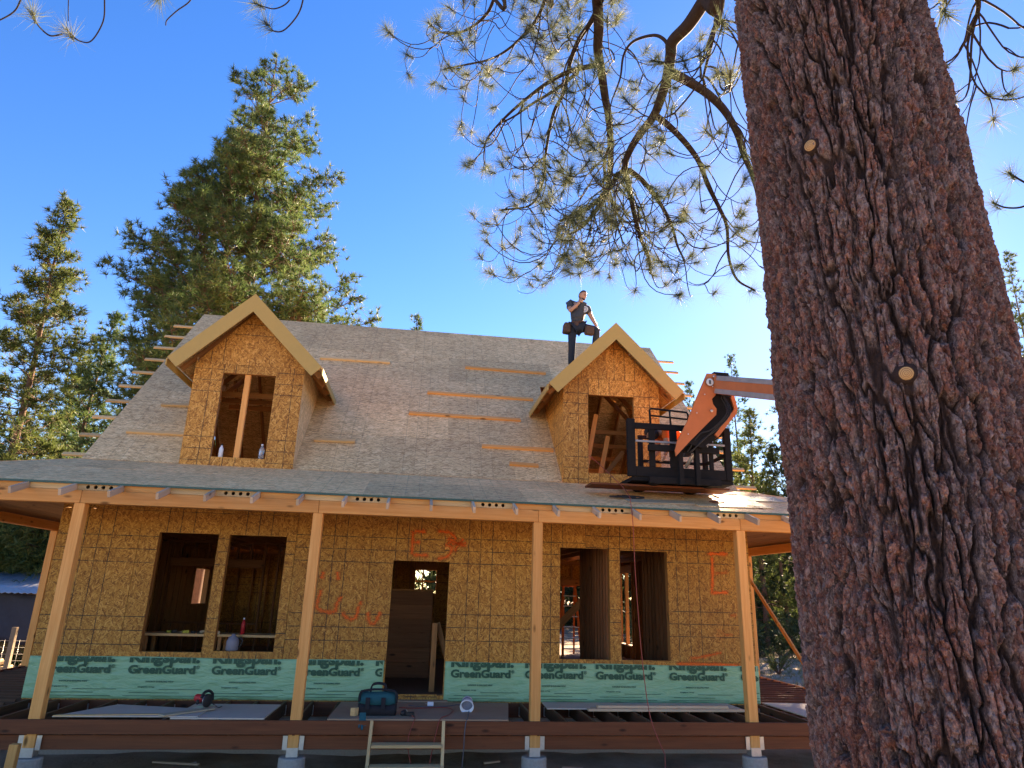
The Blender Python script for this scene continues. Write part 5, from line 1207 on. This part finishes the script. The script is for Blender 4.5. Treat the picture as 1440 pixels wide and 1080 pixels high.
# dim wood beyond the right corner: many straight stems one can tell apart
rf = random.Random(5)
for k in range(26):
    x, y = 13.6+k*.62+rf.uniform(-.4,.4)+(k%3)*1.0, 23+rf.uniform(0,22); H = rf.uniform(9,14); x += (y-20)*.35
    conifer('forest_pine', (x,y,gz(x,y)-.05), H, [(.1,1.7),(.5,1.7),(.8,1.0),(1,.2)], 'slim straight pine in the dim wood beyond the right porch corner', 'slim pines of the wood right of the house', f_blk, 60+k, nbr=40, tuft_n=13, tuft_L=.42, w=.05, start=.2, dens=6, trunk_r=rf.uniform(.09,.15))
# wood to the left, seen under the porch
for k, (x, y, H, fo) in enumerate(((-6.3,14.6,4.8,f_yel),(-8.2,15.0,5.2,f_yel),(-7.2,14.5,6.0,f_yel),(-9.6,15.5,6.6,f_yel),(-6.2,18,7,f_yel),(-11.5,13,6.0,f_yel),(-15,16,8,f_yel),(-9.0,21,7,f_yel),(-18.5,20,9,f_dark),(-12.5,25,10,f_dark),(-7.5,27,9,f_dark),(-22,26,10,f_yel))):
    conifer('young_pine', (x,y,gz(x,y)-.05), H, [(.1,2.0),(.4,1.9),(.8,1.0),(1,.2)], ('low bushy pine close against the back of the tin-roofed shed' if k < 2 else 'bushy sunlit young pine behind the tin-roofed shed' if fo is f_yel else 'dark bushy young pine deeper behind the tin-roofed shed'), 'young pines left of the house', fo, 90+k, nbr=75, tuft_n=15, tuft_L=.32, w=.03, start=.06, dens=10, trunk_r=.12)
# ------------------------------------------------------------------ yard left of the house
m_tin = plain('tin_roof', (.42,.44,.47), .4, .25, metal=.5, scale=6); m_tarp = plain('blue_tarp', (.015,.02,.042), .6, .3, scale=8); m_old = wood('old_timber', (.24,.18,.13), (.13,.09,.06))
sq = at(20, 850, 12.5); sx_, sy_ = sq.x-1.2, 12.5; sg = gz(sx_, sy_)
shed = thing('shed', (sx_, sy_, sg), 'low open shed with corrugated tin roof and blue tarp', 'shed')
for xx in (-2.6,0,2.4):
    for yy in (-.9,.9): box('shed_post', sx_+xx-.06,sx_+xx+.06,sy_+yy-.06,sy_+yy+.06, sg-.2, sg+2.15+(.25 if yy>0 else 0), m_old, shed)
for k in range(9):
    V, F = [], []; x0 = sx_-3.0+k*.66
    for i in range(15):
        xx = x0+i*.66/14; dz = .018*math.sin(i*2*math.pi/3.5)
        V += [(xx,sy_-1.5,sg+2.08+dz),(xx,sy_+1.4,sg+2.66+dz)]
    F = [(2*i,2*i+2,2*i+3,2*i+1) for i in range(14)]; o = link('roof_sheet', mesh('tin', V, F, True), m_tin, shed); mo = o.modifiers.new('t','SOLIDIFY'); mo.thickness = .006
V, F = [], []
for i in range(25):
    for j in range(9): V.append((sx_-2.6+i*.21, sy_-.98-.04*math.sin(i*1.3+j)-.05*j/8, sg+.75+j*.165-.05*math.sin(i*.9)))
F = [(i*9+j,(i+1)*9+j,(i+1)*9+j+1,i*9+j+1) for i in range(24) for j in range(8)]
o = link('tarp', mesh('tarp', V, F, True), m_tarp, shed); mo = o.modifiers.new('t','SOLIDIFY'); mo.thickness = .004
box('back_boards', sx_-2.55,sx_+2.45,sy_+.97,sy_+1.0, sg+.1, sg+2.3, m_old, shed)
# firewood heap
m_fw = wood('firewood', (.52,.38,.23), (.30,.20,.11)); fq = at(12, 905, 9.5); rf = random.Random(3)
for k in range(44):
    lay = k % 4; x = fq.x-1.2+rf.uniform(0,2.3); y = 9.3+rf.uniform(-.4,.5); z = gz(x,y)+.07+lay*.13; a = rf.uniform(-.7,.7)
    L = rf.uniform(.16,.24); dx = Vector((math.sin(a), -math.cos(a), rf.uniform(-.12,.12)))*L
    tag(lumber('firewood_log', Vector((x,y,z))-dx, Vector((x,y,z))+dx, rf.uniform(.09,.15), rf.uniform(.08,.14), m_fw, None, bev=.02), 'split firewood log in the sunlit heap left of the porch', 'log', 'split logs in the firewood heap')
# wire fence before the shed
fy = 7.7; fx0, fx1 = -10.5, -3.9
fn = thing('wire_fence', ((fx0+fx1)/2, fy, gz(-7,fy)), 'wire mesh fence on wooden posts left of the porch', 'fence')
for k in range(4):
    x = fx1-.4-k*1.9; box('fence_post', x-.05,x+.05,fy-.05,fy+.05, gz(x,fy)-.3, gz(x,fy)+1.35, m_old, fn)
for k in range(8):
    z = gz(-6,fy)+.12+k*.14; tube('wire', [(fx0,fy,z),((fx0+fx1)/2,fy,z-.01),(fx1,fy,z)], .004, m_steel, fn, 4)
for k in range(42):
    x = fx0+k*.155; tube('wire', [(x,fy,gz(-6,fy)+.1),(x,fy,gz(-6,fy)+1.12)], .003, m_steel, fn, 4)
# offcut standing by the leftmost pier, litter on the ground
tag(lumber('timber_offcut', at(14,1075,-.35)+Vector((0,0,-.35)), at(22,1046,-.35), .10, .09, m_fir, None, up=(0,1,0)), 'short fir block standing on end beside the corner pier', 'offcut')
for k, (x, y, L) in enumerate(((1.7,.9,.10),(2.6,.5,.5),(6.9,.6,.3),(8.6,.4,.35),(1.2,1.0,.7),(5.8,.9,.25))):
    a = rf.uniform(-.4,.4); z = gz(x,y)+.02
    tag(lumber('wood_scrap', (x,y,z), (x+L*math.cos(a),y+L*math.sin(a),z+.01), .05, .025, (m_white if k in (0,) else m_tail), None), ('small white scrap' if k == 0 else 'pale wood scrap')+' on the dark ground under the deck', 'scrap', 'scraps under the deck' if k else None)
# dry grass and brush in the clearing to the right and left
gp, gd = [], []
rg = np.random.default_rng(9)
for k in range(2600):
    x, y = (rg.uniform(14,34), rg.uniform(9,24)) if k % 3 else (rg.uniform(-22,-4), rg.uniform(5,22))
    gp.append((x,y,gz(x,y)+.02)); gd.append((0,0,1))
f_grass = foliage('dry_grass', (.12,.10,.04), (.24,.20,.09), (.40,.33,.17), .3)
o = tufts('dry_grass', gp, gd, 9, .30, .012, f_grass, None, spread=.5, rgen=rg); tag(o, 'dry yellow grass and brush in the clearings beside the house', 'grass', kind='stuff')
for k in range(10):
    x, y = (rf.uniform(15,30), rf.uniform(13,20)) if k > 2 else (rf.uniform(-13,-6), rf.uniform(9,11)); n = 60
    c0 = Vector((x,y,gz(x,y))); b_ = thing('shrub', c0, 'low dry shrub in the clearing '+('beyond the right porch' if k > 2 else 'by the firewood'), 'shrub', 'shrubs '+('right' if k > 2 else 'left'))
    V, F, Pp, Dd = [], [], [], []
    for i in range(26):
        a = rf.uniform(0,6.28); e = Vector((math.cos(a)*rf.uniform(.1,.5), math.sin(a)*rf.uniform(.1,.5), rf.uniform(.3,.85))); v2, f2_ = tubedata([(0,0,-.02), e*.5, e], [.012,.008,.004], 3); bb = len(V); V += v2; F += [tuple(bb+q for q in f) for f in f2_]
        for s_ in (.55,.75,1): Pp.append(e*s_); Dd.append(e)
    link('stems', mesh('stems', V, F), m_bark_far, b_, Matrix.Translation(c0))
    V_, T, tone = tuftmesh(Pp, Dd, 16, .13, .012, rgen=rg); me = npmesh('leaves', V_, T); a_ = me.attributes.new('tone','FLOAT','POINT'); a_.data.foreach_set('value', tone.astype(np.float32)); o = link('leaves', me, f_yel, b_, Matrix.Translation(c0)); o['kind'] = 'stuff'

# the far wood that closes the view on both sides, one dim mass
fp, fd = [], []
for k in range(5600):
    if k % 5 < 3: x, y = rg.uniform(16,64), rg.uniform(44,60)
    else: x, y = rg.uniform(-52,16), rg.uniform(36,50)
    z = gz(x,y)+10.5*rg.random()**1.3; fp.append((x,y,z)); fd.append((0,0,1))
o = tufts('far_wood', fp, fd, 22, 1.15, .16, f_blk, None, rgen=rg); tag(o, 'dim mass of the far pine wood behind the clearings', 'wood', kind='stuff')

up_, ud_ = [], []
for k in range(1500):
    x, y = rg.uniform(15.5,40), rg.uniform(19,30); up_.append((x,y,gz(x,y)+1.9*rg.random()**1.6)); ud_.append((0,0,1))
o = tufts('undergrowth', up_, ud_, 18, .5, .05, f_blk, None, rgen=rg); tag(o, 'dark undergrowth at the foot of the wood beyond the right porch', 'undergrowth', kind='stuff')
